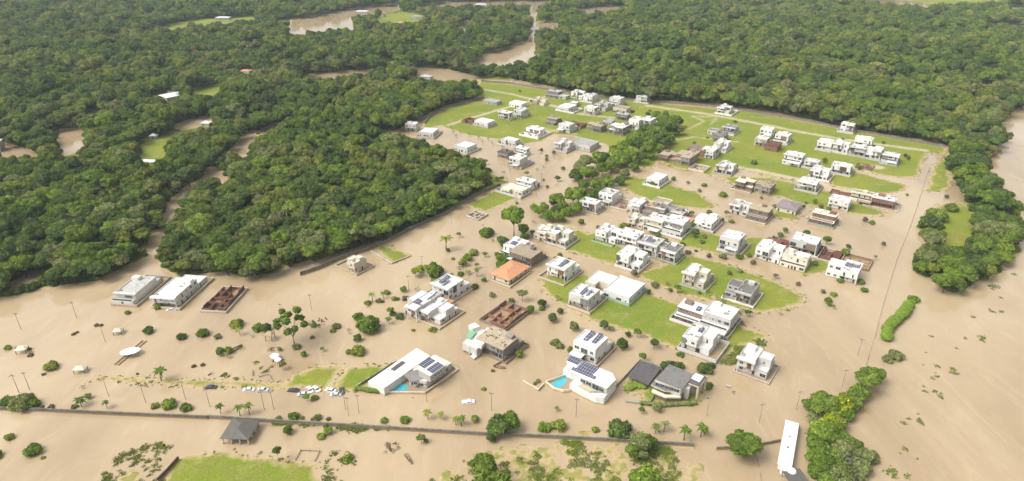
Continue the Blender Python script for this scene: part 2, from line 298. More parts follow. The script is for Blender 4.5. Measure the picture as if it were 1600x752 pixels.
def groundmat():
    m,t,b=newmat('land'); b.inputs['Roughness'].default_value=.95; b.inputs['Specular IOR Level'].default_value=.1
    N=lambda k:t.nodes.new(k); L=t.links.new
    g=N('ShaderNodeNewGeometry'); at=N('ShaderNodeAttribute'); at.attribute_name='zone'; sp=N('ShaderNodeSeparateColor'); L(at.outputs['Color'],sp.inputs[0])
    def no(s,d=5,r=.6):
        n=N('ShaderNodeTexNoise'); n.inputs['Scale'].default_value=s; n.inputs['Detail'].default_value=d; n.inputs['Roughness'].default_value=r; L(g.outputs['Position'],n.inputs[0]); return n
    def mix(f,a,bb,bl='MIX'):
        x=N('ShaderNodeMix'); x.data_type='RGBA'; x.blend_type=bl
        for k,vv in ((0,f),(6,a),(7,bb)):
            if isinstance(vv,(float,int)): x.inputs[k].default_value=vv
            elif isinstance(vv,tuple): x.inputs[k].default_value=(*vv,1)
            else: L(vv,x.inputs[k])
        return x.outputs[2]
    def rng_(s,a,b_,c=0,d=1):
        r=N('ShaderNodeMapRange'); r.inputs[1].default_value=a; r.inputs[2].default_value=b_; r.inputs[3].default_value=c; r.inputs[4].default_value=d; L(s,r.inputs[0]); return r.outputs[0]
    gc=mix(rng_(no(.03).outputs[0],.4,.62),(.118,.180,.015),(.185,.208,.024))
    gc=mix(rng_(no(.25,6,.7).outputs[0],.40,.68),gc,(.175,.165,.045))
    gc=mix(.5,gc,rng_(no(1.6,3).outputs[0],.3,.7,.55,1.3),'MULTIPLY')
    fc=mix(rng_(no(.2).outputs[0],.4,.6),(.050,.085,.018),(.085,.11,.030))
    c=mix(sp.outputs[0],gc,fc)
    sp2=N('ShaderNodeMath'); sp2.operation='MULTIPLY'; sp2.inputs[1].default_value=.75; L(sp.outputs[2],sp2.inputs[0]); c=mix(sp2.outputs[0],c,(.24,.215,.075))
    c=mix(sp.outputs[1],c,mix(rng_(no(.5).outputs[0],.4,.6),(.42,.35,.22),(.30,.27,.19)))
    c=mix(rng_(no(.09,7,.75).outputs[0],.55,.72,0,.75),c,(.30,.25,.12))
    sx=N('ShaderNodeSeparateXYZ'); L(g.outputs['Position'],sx.inputs[0])
    mud=rng_(sx.outputs[2],.16,.02); c=mix(mud,c,(.36,.27,.15))
    L(c,b.inputs['Base Color'])
    bp=N('ShaderNodeBump'); bp.inputs['Strength'].default_value=.5; bp.inputs['Distance'].default_value=.3; L(no(1.2,5).outputs[0],bp.inputs['Height']); L(bp.outputs[0],b.inputs['Normal'])
    return m
me.materials.append(groundmat()); go=link('ground',me); tag(go,kind='structure')
def watermat():
    m,t,b=newmat('muddy_floodwater'); N=lambda k:t.nodes.new(k); L=t.links.new
    b.inputs['Roughness'].default_value=.05; b.inputs['IOR'].default_value=1.5
    g=N('ShaderNodeNewGeometry'); mp=N('ShaderNodeMapping'); mp.inputs['Rotation'].default_value=(0,0,R(30)); mp.inputs['Scale'].default_value=(1,.35,1); L(g.outputs['Position'],mp.inputs[0])
    w_=N('ShaderNodeTexNoise'); w_.inputs['Scale'].default_value=.013; w_.inputs['Detail'].default_value=7; w_.inputs['Roughness'].default_value=.6; w_.inputs['Distortion'].default_value=1.2; L(mp.outputs[0],w_.inputs[0])
    r=N('ShaderNodeValToRGB'); e=r.color_ramp.elements; e[0].position=.34; e[0].color=(.274,.201,.118,1); e[1].position=.68; e[1].color=(.382,.298,.188,1)
    x=e.new(.5); x.color=(.328,.246,.149,1); L(w_.outputs[0],r.inputs[0])
    s2=N('ShaderNodeTexNoise'); s2.inputs['Scale'].default_value=.10; s2.inputs['Detail'].default_value=8; s2.inputs['Roughness'].default_value=.7; s2.inputs['Distortion'].default_value=2; L(mp.outputs[0],s2.inputs[0])
    rr=N('ShaderNodeMapRange'); rr.inputs[1].default_value=.52; rr.inputs[2].default_value=.80; rr.inputs[3].default_value=0; rr.inputs[4].default_value=.45; L(s2.outputs[0],rr.inputs[0])
    mx=N('ShaderNodeMix'); mx.data_type='RGBA'; L(rr.outputs[0],mx.inputs[0]); L(r.outputs[0],mx.inputs[6]); mx.inputs[7].default_value=(.45,.37,.24,1); L(mx.outputs[2],b.inputs['Base Color'])
    bn=N('ShaderNodeTexNoise'); bn.inputs['Scale'].default_value=.9; bn.inputs['Detail'].default_value=4; L(g.outputs['Position'],bn.inputs[0])
    bp=N('ShaderNodeBump'); bp.inputs['Strength'].default_value=.22; bp.inputs['Distance'].default_value=.12; L(bn.outputs[0],bp.inputs['Height']); L(bp.outputs[0],b.inputs['Normal'])
    return m
wb=MB(); wb.add([(-4500,-500,0),(4500,-500,0),(4500,7500,0),(-4500,7500,0)],[(0,1,2,3)]); tag(wb.build('water',watermat()),kind='structure')
# ---------------------------------------------------------------- tree kinds
_b=bmesh.new(); bmesh.ops.create_icosphere(_b,subdivisions=2,radius=1); ICV=np.array([v.co[:] for v in _b.verts]); ICF=np.array([[v.index for v in f.verts] for f in _b.faces]); _b.free()
def crown_mesh(name,seed,nl,zc,flat,lr=(.26,.42),rad=(.5,.74),leaves=1500,ls=(.05,.11),core=.62,zmin=-.35,gap=False):
    r=np.random.default_rng(seed); V=[];Fs=[];T=[]; n=0
    lob=[]
    for i in range(nl):
        for _ in range(60):
            d=r.normal(size=3); d/=np.linalg.norm(d)
            if d[2]<zmin: continue
            c=d*r.uniform(*rad)*np.array([1,1,flat]); R_=r.uniform(*lr)
            if all(np.linalg.norm(c-a)>(R_+b)*(.95 if gap else .45) for a,b,_t in lob): break
        lob.append((c,R_,r.uniform(.78,1.22)))
    if core: lob.append((np.array([0,0,-.03]),core,.8))
    for k,(c,R_,t) in enumerate(lob):
        sc=np.array([1,1,(.85 if k<nl else flat*.95)])
        off=r.uniform(0,100,3)
        d=np.array([noise.noise(Vector(v*2.3+off))*.22+noise.noise(Vector(v*5.5+off))*.16 for v in ICV])
        vv=c+ICV*sc*R_*(1+d)[:,None]; vv[:,2]+=zc
        V.append(vv); Fs.append(ICF+n); n+=len(vv)
        T.append(t*np.array([.7+.5*r.random() for _ in ICF]))
    V=np.concatenate(V); tri=np.concatenate(Fs)
    # leaf clumps
    per=leaves//nl; LV=[]; LT=[]
    for c,R_,t in lob[:nl]:
        d=r.normal(size=(per,3)); d/=np.linalg.norm(d,axis=1)[:,None]; d[:,2]=np.where(d[:,2]<-.4,-d[:,2],d[:,2])
        p=c+d*R_*np.array([1,1,.88])*r.uniform(.96,1.22,(per,1)); p[:,2]+=zc
        nn=d+r.normal(size=(per,3))*.7; nn/=np.linalg.norm(nn,axis=1)[:,None]
        a=np.cross(nn,r.normal(size=(per,3))); a/=np.linalg.norm(a,axis=1)[:,None]; b=np.cross(nn,a)
        s=r.uniform(*ls,(per,1)); s2=s*r.uniform(.5,1,(per,1))
        LV.append(np.stack([p-a*s,p-b*s2,p+a*s*.9,p+b*s2],1)); LT.append(t*r.uniform(.65,1.6,per))
    LV=np.concatenate(LV); k=len(LV); quads=(np.arange(k*4).reshape(k,4)+n)
    me=bpy.data.meshes.new(name); me.from_pydata(np.concatenate([V,LV.reshape(-1,3)]).tolist(),[],tri.tolist()+quads.tolist())
    at=me.attributes.new('tint','FLOAT','FACE'); at.data.foreach_set('value',np.concatenate(T+LT).astype(np.float32))
    me.update(); return me,[l[0]+np.array([0,0,zc]) for l in lob[:nl]]
def trunk_mesh(name,ends,zb,r0,mat,seed=0,nlimb=6,zsplit=None,lean=0):
    r=random.Random(seed); b=MB(); zs=zsplit
    b.tube([(0,0,zb),(lean*.3,.01,zb*.5+zs*.5),(lean,.0,zs)],[r0*1.25,r0,r0*.8],7)
    E_=sorted(ends,key=lambda e:-abs(e[0])-abs(e[1]))[:nlimb]
    for e in E_: b.tube([(lean,0,zs-.05),(lean+(e[0]-lean)*.45,e[1]*.45,zs+(e[2]-zs)*.6),(e[0]*.9,e[1]*.9,e[2])],[r0*.6,r0*.42,r0*.15],5)
    return b.mesh(name,[mat],True)
TK={}     # kind -> list of (crown mesh, trunk mesh); crown radius 1, ground at 0
def addkind(k,n,zc,seed,**kw):
    tz=kw.pop('zsplit'); r0=kw.pop('r0',.07); tm=kw.pop('bark','bark'); L=[]
    for i in range(n):
        c,e=crown_mesh('crown',seed+i,zc=zc,**kw); L.append((c,trunk_mesh('trunk',e,-.3,r0,M[tm],seed+i,zsplit=tz)))
    TK[k]=L
addkind('forest',9,1.28,10,nl=19,flat=.62,zsplit=.7,r0=.05,leaves=3400,ls=(.03,.085),lr=(.18,.38),rad=(.5,.8))
addkind('tall',4,1.75,30,nl=16,flat=.85,zsplit=1.0,r0=.045,leaves=2000,ls=(.035,.09),lr=(.22,.34),rad=(.45,.72))
addkind('round',4,.95,50,nl=12,flat=.85,zsplit=.35,r0=.06,leaves=1100,ls=(.06,.13),lr=(.3,.42),rad=(.4,.64),zmin=-.6)
addkind('bush',4,.42,70,nl=12,flat=.55,zsplit=.15,r0=.05,leaves=1100,ls=(.06,.13),lr=(.28,.42),rad=(.4,.7),zmin=-.2)
addkind('umbrella',3,1.65,90,nl=14,flat=.38,zsplit=1.1,r0=.05,leaves=1300,ls=(.05,.10),lr=(.2,.32),rad=(.55,.85),core=.0,zmin=-.1)
addkind('airy',3,1.5,110,nl=15,flat=.8,zsplit=.6,r0=.04,leaves=900,ls=(.05,.10),lr=(.13,.22),rad=(.45,.95),core=0,gap=True,bark='palebark')
addkind('sparse',2,.7,130,nl=18,flat=.6,zsplit=.2,r0=.03,leaves=900,ls=(.02,.06),lr=(.04,.09),rad=(.3,.95),core=0,gap=True,bark='palebark')
addkind('column',2,2.2,150,nl=14,flat=2.0,zsplit=.4,r0=.09,leaves=1000,ls=(.08,.16),lr=(.35,.5),rad=(.3,.75),core=.6,zmin=-.8)
addkind('tuft',3,.12,170,nl=22,flat=.16,zsplit=.02,r0=.01,leaves=1100,ls=(.025,.075),lr=(.03,.12),rad=(.1,1.0),core=0,zmin=-.9,gap=True)
def palm(seed,h=1.7):
    r=random.Random(seed); b=MB(); t=MB(); lean=r.uniform(-.15,.15)
    t.tube([(0,0,-.4),(lean*.4,0,h*.5),(lean,0,h)],[.085,.06,.05],7)
    T=[]
    for i in range(18):
        a=2*math.pi*i/18+r.uniform(-.15,.15); el=r.uniform(.0,.95) if i%2 else r.uniform(-.25,.5); L_=r.uniform(.8,1.1)
        prev=None; 
        for k in range(7):
            u=k/6; x=L_*u; z=math.sin(el)*x-.62*u*u*L_; x*=math.cos(el*.6)
            wdt=.15*math.sin(math.pi*min(1,.12+u*.92))+.01
            p=Vector((lean+math.cos(a)*x,math.sin(a)*x,h+z)); sdv=Vector((-math.sin(a),math.cos(a),0))*wdt
            cur=(p+sdv-Vector((0,0,wdt*.6)),p,p-sdv-Vector((0,0,wdt*.6)))
            if prev: b.add([prev[0],prev[1],cur[1],cur[0]],[(0,1,2,3)]); b.add([prev[1],prev[2],cur[2],cur[1]],[(0,1,2,3)]); T+=[r.uniform(.75,1.3)]*2
            prev=cur
    me=b.mesh('crown',[]); at=me.attributes.new('tint','FLOAT','FACE'); at.data.foreach_set('value',T)
    return me,t.mesh('trunk',[M['palebark']],True)
TK['palm']=[palm(i,1.5+.25*i) for i in range(4)]
CACHE={}
def crown_of(kind,i,col):
    k=(kind,i,col)
    if k not in CACHE:
        c=TK[kind][i][0].copy(); c.materials.clear(); c.materials.append(FOL[col]); CACHE[k]=c
    return CACHE[k],TK[kind][i][1]
def plant(kind,col,X,Y,z,r,label,cat,group,var=None,name=None,sq=1.0):
    i=random.randrange(len(TK[kind])) if var is None else var
    c,t=crown_of(kind,i,col)
    o=empty(name or {'palm':'palm_tree','bush':'shrub','sparse':'sparse_tree','column':'columnar_tree'}.get(kind,'tree'),(X,Y,z),random.uniform(0,6.28),(r,r,r*sq))
    link('crown',c,o); link('trunk',t,o); tag(o,label,cat,group); return o
# ---------------------------------------------------------------- forest
def forest_points():
    out=[]
    for (y0,y1,sp,rm,rs) in ((190,700,6.3,(2.8,6.2),1),(700,1650,8.8,(3.8,7.6),1)):
        xs=np.arange(-1500,1500,sp); ys=np.arange(y0,y1,sp*.9); A,B=np.meshgrid(xs,ys); A=A+(np.arange(len(ys))%2)[:,None]*sp/2
        p=np.stack([A.ravel(),B.ravel()],1)+rng.uniform(-.45,.45,(A.size,2))*sp
        p=p[np.abs(p[:,0])<p[:,1]*.98+60]
        r=rng.uniform(*rm,len(p))*np.where(rng.random(len(p))<.13,1.4,1); 
        ok=np.ones(len(p),bool)
        kz=1.28
        for ox,oz in ((0,1.85*.92),(-.75,kz),(.75,kz),(0,.75),(0,.35)):
            u,v=proj(p[:,0]+ox*r,p[:,1],oz*r); ok&=canopy(u,v)
        out.append(np.column_stack([p[ok],r[ok]]))
    return np.concatenate(out)
FP=forest_points()
# trees whose crown would not fit at full size but smaller will: fringe pass
def fringe():
    p=np.stack([rng.uniform(-420,620,26000),rng.uniform(190,720,26000)],1); r=rng.uniform(1.8,3.6,len(p)); ok=np.ones(len(p),bool)
    for ox,oz in ((0,1.8),(-.8,1.2),(.8,1.2),(0,.3)):
        u,v=proj(p[:,0]+ox*r,p[:,1],oz*r); ok&=canopy(u,v)
    p,r=p[ok],r[ok]; keep=[]
    grid={}
    for a in FP:
        grid.setdefault((int(a[0]//8),int(a[1]//8)),[]).append(a)
    for q_,rr in zip(p,r):
        cx,cy=int(q_[0]//8),int(q_[1]//8); bad=False
        for i in (-1,0,1):
            for j in (-1,0,1):
                for a in grid.get((cx+i,cy+j),()):
                    if (a[0]-q_[0])**2+(a[1]-q_[1])**2<(a[2]*.62+rr*.6)**2: bad=True;break
                if bad:break
            if bad:break
        if not bad:
            a=np.array([q_[0],q_[1],rr]); keep.append(a); grid.setdefault((cx,cy),[]).append(a)
    return np.array(keep)
FR=fringe(); ALL=np.concatenate([FP,FR])
px,py=proj(ALL[:,0],ALL[:,1],ALL[:,2]*1.2); vis=(px>-20)&(px<1620)&(py<780)
size=ALL[:,2]/np.sqrt(ALL[:,1]**2+HC**2)*vis
order=np.argsort(-size); N_IND=285
sources=[]
# colours of the individually built trees by area
AREA=[('broad {} crown in the flooded forest block left of the estate',lambda x,y:230<x<780 and y>190),
      ('{} crown in the low forest at the far left edge',lambda x,y:x<=260),
      ('{} riverside tree in the belt along the right river bank',lambda x,y:x>1400),
      ('{} tree on the forest edge beyond the estate',lambda x,y:True)]
FCOL=[('dark',.30),('mid',.42),('olive',.14),('forest',.0),('bright',.14)]
for k in order[:N_IND]:
    X,Y,r=ALL[k]; a,b=proj(X,Y,r)
    for s_,f in AREA:
        if f(a,b): break
    c=rng.choice(['dark','mid','forest','olive','bright'],p=[.22,.30,.26,.14,.08])
    wd={'forest':'medium green'}.get(c) or WORD[c]
    kind=rng.choice(['tall','umbrella','airy','palm','forest'],p=[.16,.07,.03,.03,.71])
    if kind=='tall': sq=.72
    elif kind=='palm': r=min(r,4.2); sq=1.6
    elif kind!='forest': sq=.8
    else: sq=rng.uniform(.85,1.15)
    lb=s_.format(wd)
    o=plant(kind,c,X,Y,.1,r,lb,'tree',lb,name='forest_tree',sq=sq)
    if kind=='forest': pass
rest=ALL[order[N_IND:]]
def understory():
    p=np.stack([rng.uniform(-460,660,60000),rng.uniform(190,760,60000)],1); u,v=proj(p[:,0],p[:,1],0.); k=canopy(u,v+1); p=p[k]
    f=sdist(p,CANOPY)
    for h_ in HOLES_W+HOLES_G: f=np.minimum(f,-sdist(p,h_))
    k=(f>.5)&(f<9); p=p[k]; return np.column_stack([p,rng.uniform(1.2,2.8,len(p))])[:9000]
UND=understory()
# the rest of the wood: one object, instancing the same crowns on points
nrest=len(rest); rest=np.concatenate([rest,UND])
pm=bpy.data.meshes.new('forest_canopy'); pm.from_pydata([(a[0],a[1],.1) for a in rest],[],[])
at=pm.attributes.new('sz','FLOAT_VECTOR','POINT'); sq=rng.uniform(.85,1.2,len(rest)); at.data.foreach_set('vector',np.column_stack([rest[:,2],rest[:,2],rest[:,2]*sq]).astype(np.float32).ravel())
at=pm.attributes.new('rz','FLOAT_VECTOR','POINT'); rz=np.zeros((len(rest),3),np.float32); rz[:,2]=rng.uniform(0,6.28,len(rest)); at.data.foreach_set('vector',rz.ravel())
at=pm.attributes.new('kind_index','INT','POINT'); at.data.foreach_set('value',np.where(np.arange(len(rest))<nrest,np.where(rng.random(len(rest))<.07,rng.integers(14,17,len(rest)),rng.integers(0,13,len(rest))),13).astype(np.int32))
fo_=link('forest_canopy',pm); tag(fo_,'dense green forest stretching from behind the estate to the far distance','forest',kind='stuff')
def scatter_group(name,objs,mat=None):
    ng=bpy.data.node_groups.new(name,'GeometryNodeTree'); ng.interface.new_socket('Geometry',in_out='INPUT',socket_type='NodeSocketGeometry'); ng.interface.new_socket('Geometry',in_out='OUTPUT',socket_type='NodeSocketGeometry')
    n=ng.nodes; i=n.new('NodeGroupInput'); o=n.new('NodeGroupOutput'); ip=n.new('GeometryNodeInstanceOnPoints'); ip.inputs['Pick Instance'].default_value=True
    jg=n.new('GeometryNodeJoinGeometry')
    for ob in objs[::-1]:
        oi=n.new('GeometryNodeObjectInfo'); oi.inputs[0].default_value=ob; oi.inputs['As Instance'].default_value=True; ng.links.new(oi.outputs['Geometry'],jg.inputs[0])
    def na(nm,ty):
        a=n.new('GeometryNodeInputNamedAttribute'); a.data_type=ty; a.inputs[0].default_value=nm; return a.outputs[0]
    ng.links.new(i.outputs[0],ip.inputs['Points']); ng.links.new(jg.outputs[0],ip.inputs['Instance'])
    ng.links.new(na('kind_index','INT'),ip.inputs['Instance Index']); ng.links.new(na('rz','FLOAT_VECTOR'),ip.inputs['Rotation']); ng.links.new(na('sz','FLOAT_VECTOR'),ip.inputs['Scale'])
    ng.links.new(ip.outputs[0],o.inputs[0]); return ng
src=[]
# nine forest + four tall crowns; hidden sources are avoided: each source is the crown of one visible far tree
for i in range(17):
    a=rest[i] if i!=13 else UND[4]; kind,v=('forest',i) if i<9 else ('tall',i-9) if i<13 else ('bush',1) if i==13 else ('umbrella',0) if i==14 else ('airy',i-15)
    o=plant(kind,'forest',a[0],a[1],.1,a[2],'medium green tree inside the wood behind the front rows','tree','medium green trees inside the wood',var=v,name='forest_tree',sq=.8 if i>8 else 1) if i!=13 else plant('bush','forest',a[0],a[1],.1,a[2],'low leafy shrub at the foot of the forest edge','bush',None,var=1)
    src.append([c for c in o.children if c.name.startswith('crown')][0])
md=fo_.modifiers.new('scatter','NODES'); md.node_group=scatter_group('scatter_trees',src)

# ---------------------------------------------------------------- houses
YAW=R(-36)
STY={'W':('white','roofwhite'),'C':('cream','roofwhite'),'P':('pale','lgreyroof'),'G':('concrete','tanroof'),'B':('brick','tanroof'),'N':('brown','tanroof')}
ANCH=[]    # landmarks that labels can refer to: (px,py,label)
def window_mesh(wd,ht,n=1):
    b=MB(); f=.08
    b.box(-wd/2,wd/2,-.05,.0,-ht/2,-ht/2+f,0); b.box(-wd/2,wd/2,-.05,.0,ht/2-f,ht/2,0)
    b.box(-wd/2,-wd/2+f,-.05,0,-ht/2+f,ht/2-f,0); b.box(wd/2-f,wd/2,-.05,0,-ht/2+f,ht/2-f,0)
    if wd>1.2: b.box(-f/2,f/2,-.045,0,-ht/2+f,ht/2-f,0)
    b.box(-wd/2+f,wd/2-f,-.02,.0,-ht/2+f,ht/2-f,1)
    return b.mesh('window',[M['frame'],M['glass']])
WM={k:window_mesh(*k) for k in ((.9,.7),(1.4,1.2),(2.2,1.5),(3.0,2.2),(1.0,2.1),(.8,1.9))}
def put(root,me,name,x,y,z,face):
    rz={'f':0,'b':math.pi,'r':math.pi/2,'l':-math.pi/2}[face]; return link(name,me,root,(x,y,z),rz)
DOORM=MB(); DOORM.box(-.5,.5,-.05,0,0,2.15); DOORM=DOORM.mesh('door',[M['wood']])
def inside(x,y,z,bl,e=-.02): return any(b[0]+e<x<b[1]-e and b[2]+e<y<b[3]-e and b[4]+e<z<b[5]-e for b in bl)
def openings(root,bl,rnd,dens=.75,big=.25):
    ks=list(WM)
    for (x0,x1,y0,y1,z0,z1) in bl:
        if z1-z0<2.4: continue
        for face in 'frlb':
            L=(x1-x0) if face in 'fb' else (y1-y0); n=int(L//(2.6 if face in 'f' else 3.4)); 
            for k in range(n):
                if rnd.random()>(dens if face in 'f' else dens*.8): continue
                key=rnd.choice([(2.2,1.5),(3.0,2.2)]) if (rnd.random()<big and face in 'fb') else rnd.choice([(.9,.7),(1.4,1.2),(1.0,2.1),(.8,1.9),(1.4,1.2)])
                if key[0]>L/n-.2: key=(1.4,1.2)
                u=(k+.5)*L/n; zc=z0+(1.65 if key[1]<1.8 else 1.25)
                x,y={'f':(x0+u,y0-.005),'b':(x0+u,y1+.005),'r':(x1+.005,y0+u),'l':(x0-.005,y0+u)}[face]
                dx,dy={'f':(0,-.3),'b':(0,.3),'r':(.3,0),'l':(-.3,0)}[face]
                if inside(x+dx,y+dy,zc,bl) or zc+key[1]/2>z1-.15: continue
                put(root,WM[key],'window',x,y,zc,face)
def parapet(b,x0,x1,y0,y1,z,hp=.45,t=.2,m=0):
    b.box(x0-.03,x1+.03,y0-.03,y0+t,z,z+hp,m); b.box(x0-.03,x1+.03,y1-t,y1+.03,z,z+hp,m); b.box(x0-.03,x0+t,y0+t,y1-t,z,z+hp,m); b.box(x1-t,x1+.03,y0+t,y1-t,z,z+hp,m)
def solar(root,x,y,z,nx,ny,tilt=8,rz=0):
    b=MB(); wx,wy=nx*1.0,ny*1.7; b.box(-wx/2,wx/2,-wy/2,wy/2,.12,.18,0); b.box(-wx/2+.2,wx/2-.2,-wy/2+.1,-wy/2+.2,-.2,.12,1); b.box(-wx/2+.2,wx/2-.2,wy/2-.2,wy/2-.1,-.2,.12,1)
    o=b.build('solar_panel',[M['solar'],M['metal']],root,(x,y,z+.1)); o.rotation_euler=(R(tilt),0,rz); return o
def garden_wall(pts,hgt,mat,label,t=.22,closed=True,loc=(0,0,0),rz=0,cat='garden wall',name='garden_wall',zb=-.6,group=None):
    b=MB(); n=len(pts)
    for i in range(n if closed else n-1):
        a,c=pts[i],pts[(i+1)%n]; d=Vector((c[0]-a[0],c[1]-a[1])); 
        if d.length<.01: continue
        d.normalize(); b.bar(Vector(a)-d*(t/2-.004*(i%2+1)),Vector(c)+d*(t/2-.004*(i%2+1)),t,zb,hgt+.003*i)
    o=b.build(name,mat,None,loc,rz); return tag(o,label,cat,group)
def finish(root,label,cat='house',group='houses of the flooded estate'):
    tag(root,label,cat,group)
def H(px,py,w,d,st,label,var=None,yaw=YAW,h=None,roof=None,sol=(),wall=None,lot=(3,2,3,1),tank=True,grp='houses of the flooded estate',cat='house',wallh=1.7,seed=None,upper=None):
    rnd=random.Random(seed if seed is not None else int(px*7+py*13))
    X,Y=un(px,py); c,s=math.cos(yaw),math.sin(yaw)
    lx,ly=-w/2,d/2     # from front-right corner to centre
    X+=lx*c-ly*s; Y+=lx*s+ly*c
    hz=float(terrain_h(np.array([[X,Y]]))[0][0]); zb=max(hz,0)*.9
    root=empty({'G':'unfinished_house','B':'unfinished_house','F':'house_foundation'}.get(st,'house'),(X,Y,zb),yaw)
    var=var if var is not None else rnd.randrange(5)
    a,b_=-w/2,w/2; f,k=-d/2,d/2; g=3.1 if h is None else h/2
    if st=='F':
        m=MB(); m.box(a,b_,f,k,-.6,.12,0); fl=m.build('floor',M['rubble'],root)
        m=MB(); hh=h or 1.4
        xs=[a+w*t for t in (0,.38,.68,1)]; ys=[f+d*t for t in (0,.22,.45,.7,1)]
        for i,x in enumerate(xs):
            for j in range(4):
                if rnd.random()<.82 or i in(0,3): m.box(x-.12+(.12 if i==0 else -.12 if i==3 else 0),x+.12+(.12 if i==0 else -.12 if i==3 else 0),ys[j]+.002*i,ys[j+1]-.003*i,.1,hh*rnd.uniform(.55,1.15),0)
        for j,y in enumerate(ys):
            for i in range(3):
                if rnd.random()<.72: m.box(xs[i]+.25,xs[i+1]-.25,y-.11,y+.11,.1,hh*rnd.uniform(.5,1.1),0)
        m.build('wall',M['brick' if roof is None else roof],root)
        m=MB()
        for _ in range(22): x,y=rnd.uniform(a+.6,b_-.6),rnd.uniform(f+.6,k-.6); q=rnd.uniform(.15,.5); m.box(x-q,x+q*rnd.uniform(.4,1.6),y-q,y+q,.1,.1+rnd.uniform(.1,.9),0)
        m.build('rubble',M['timber_red'],root)
        finish(root,label,'foundation' if cat=='house' else cat,'unfinished plots with low walls'); ANCH.append((px,py,label)); 
        if wall: garden_wall([(a-1,f-1),(b_+1,f-1),(b_+1,k+1),(a-1,k+1)],1.2,M[wall],'low wall round the '+label,loc=(X,Y,zb),rz=yaw)
        return root
    wm,rm=STY[st]; rm=roof or rm
    bl=[]; can=[]; pil=[]
    H2=h or 6.4; one=H2<4.6
    if one:
        t=rnd.uniform(.35,.6); bl=[(a,b_,f+d*.0,k,0,H2)] if var%2 else [(a,b_,f+d*t*.6,k,0,H2),(a,a+w*t,f,f+d*t*.6,0,H2*.88)]
    else:
        g=H2*.5
        if var==0: bl=[(a,b_,f+2.4,k,0,g),(a,b_,f,k-d*.3,g,H2)]; pil=[(a+.2,f+.2),(b_-.2,f+.2)]
        elif var==1: bl=[(a,b_,f,k,0,g),(a+w*.0,b_,f+3.0,k-d*.12,g,H2)]
        elif var==2: bl=[(a,b_,f+1.6,k,0,g),(a,a+w*.56,f,k-d*.1,g,H2),(a+w*.56,b_,f+d*.4,k-d*.2,g,H2*.97)]; pil=[(a+.2,f+.2)]
        elif var==3: bl=[(a,b_,f+2.0,k-d*.05,0,g),(a+w*.45,b_,f,k,g,H2),(a,a+w*.45,f+d*.3,k-d*.15,g,H2*.93)]; pil=[(b_-.2,f+.2),(a+w*.45+.2,f+.2)]
        else: bl=[(a,b_,f+1.2,k-d*.25,0,H2),(a+w*.2,b_,k-d*.25,k,0,g),(a,b_,f,f+1.2,g,H2-.15)]; pil=[(a+.2,f+.2),(b_-.2,f+.2)]
    shell=st in 'GBN' 
    m=MB(); ro=MB()
    for i,(x0,x1,y0,y1,z0,z1) in enumerate(bl):
        m.box(x0+.004*i,x1-.004*i,y0+.004*i,y1-.004*i,z0-(.6 if z0==0 else 0),z1-.1-.004*i,0)
        if not shell:
            parapet(m,x0,x1,y0,y1,z1-.104-.004*i,.5 if z1>g+.5 or one else .35)
            ro.box(x0+.2,x1-.2,y0+.2,y1-.2,z1-.15,z1-.02-.004*i,0)
        else: ro.box(x0-.35,x1+.35,y0-.35,y1+.35,z1-.1-.004*i,z1+.08-.004*i,0)
    top=max(bl,key=lambda b:(b[5],(b[1]-b[0])*(b[3]-b[2])))
    m.build('wall',M[wm],root); ro.build('roof',M[rm],root)
    if not shell and rnd.random()<.5 and not one:   # thin slab eave over the front
        m=MB(); m.box(top[0]-.5,top[1]+.4,top[2]-1.0,top[2]+.5,top[5]-.25,top[5]+.42,0); m.build('eave',M['white' if st=='W' else wm],root)
    if pil:
        for x,y in pil:
            m=MB(); m.box(x-.17,x+.17,y-.17,y+.17,-.6,g+.002); m.build('pillar',M[wm],root)
    if not one and st in 'WCP':
        ac=rnd.choice(['brown','greyroof','concrete','wood','darkroof','brick','pale'])
        if rnd.random()<.62:
            u0=rnd.choice([0,.45,.6]); u1=u0+rnd.uniform(.25,.4); X0=top[0]+(top[1]-top[0])*u0; X1=top[0]+(top[1]-top[0])*min(1,u1); m=MB(); m.box(X0+.02,X1-.02,top[2]-.14,top[2]-.02,g+.15,top[5]-.3); m.build('facade_panel',M[ac],root)
        if rnd.random()<.5:
            v0=rnd.uniform(.1,.6); m=MB(); m.box(top[1]+.01,top[1]+.12,top[2]+(top[3]-top[2])*v0,top[2]+(top[3]-top[2])*(v0+.22),g+.1,top[5]-.2); m.build('facade_panel',M[rnd.choice(['greyroof','pale','concrete',ac])],root)
        if rnd.random()<.55:
            q=rnd.uniform(2,3.2); m=MB(); X0,X1=(a,a+w*.5) if rnd.random()<.5 else (b_-w*.55,b_); m.box(X0,X1,k+.02,k+q,-.6,2.7); m.build('annex_wall',M[rnd.choice([wm,'pale','concrete'])],root); m=MB(); m.box(X0-.2,X1+.2,k+.03,k+q+.2,2.7,2.9); m.build('annex_roof',M[rnd.choice(['greyroof','lgreyroof','tanroof','tile','darkroof'])],root)
        if rnd.random()<.45 and var in(1,2,3):
            z_=g+.55; m=MB(); X0,X1=a+.4,b_-.4
            for i_ in range(7): m.box(X0+(X1-X0)*i_/7,X0+(X1-X0)*i_/7+.14,f+.3,f+2.6,z_+1.9,z_+2.08)
            if var==1: m.build('pergola',M[rnd.choice(['wood','metal','white'])],root)
        for _ in range(rnd.randint(2,5)):
            m=MB(); x,y=rnd.uniform(top[0]+.7,top[1]-.7),rnd.uniform(top[2]+1,top[3]-1); q=rnd.uniform(.25,.9); m.box(x-q,x+q,y-q*rnd.uniform(.3,1),y+q*.6,top[5]-.03,top[5]+rnd.uniform(.05,.6)); m.build('roof_equipment',M[rnd.choice(['lgreyroof','greyroof','metal','tanroof'])],root)
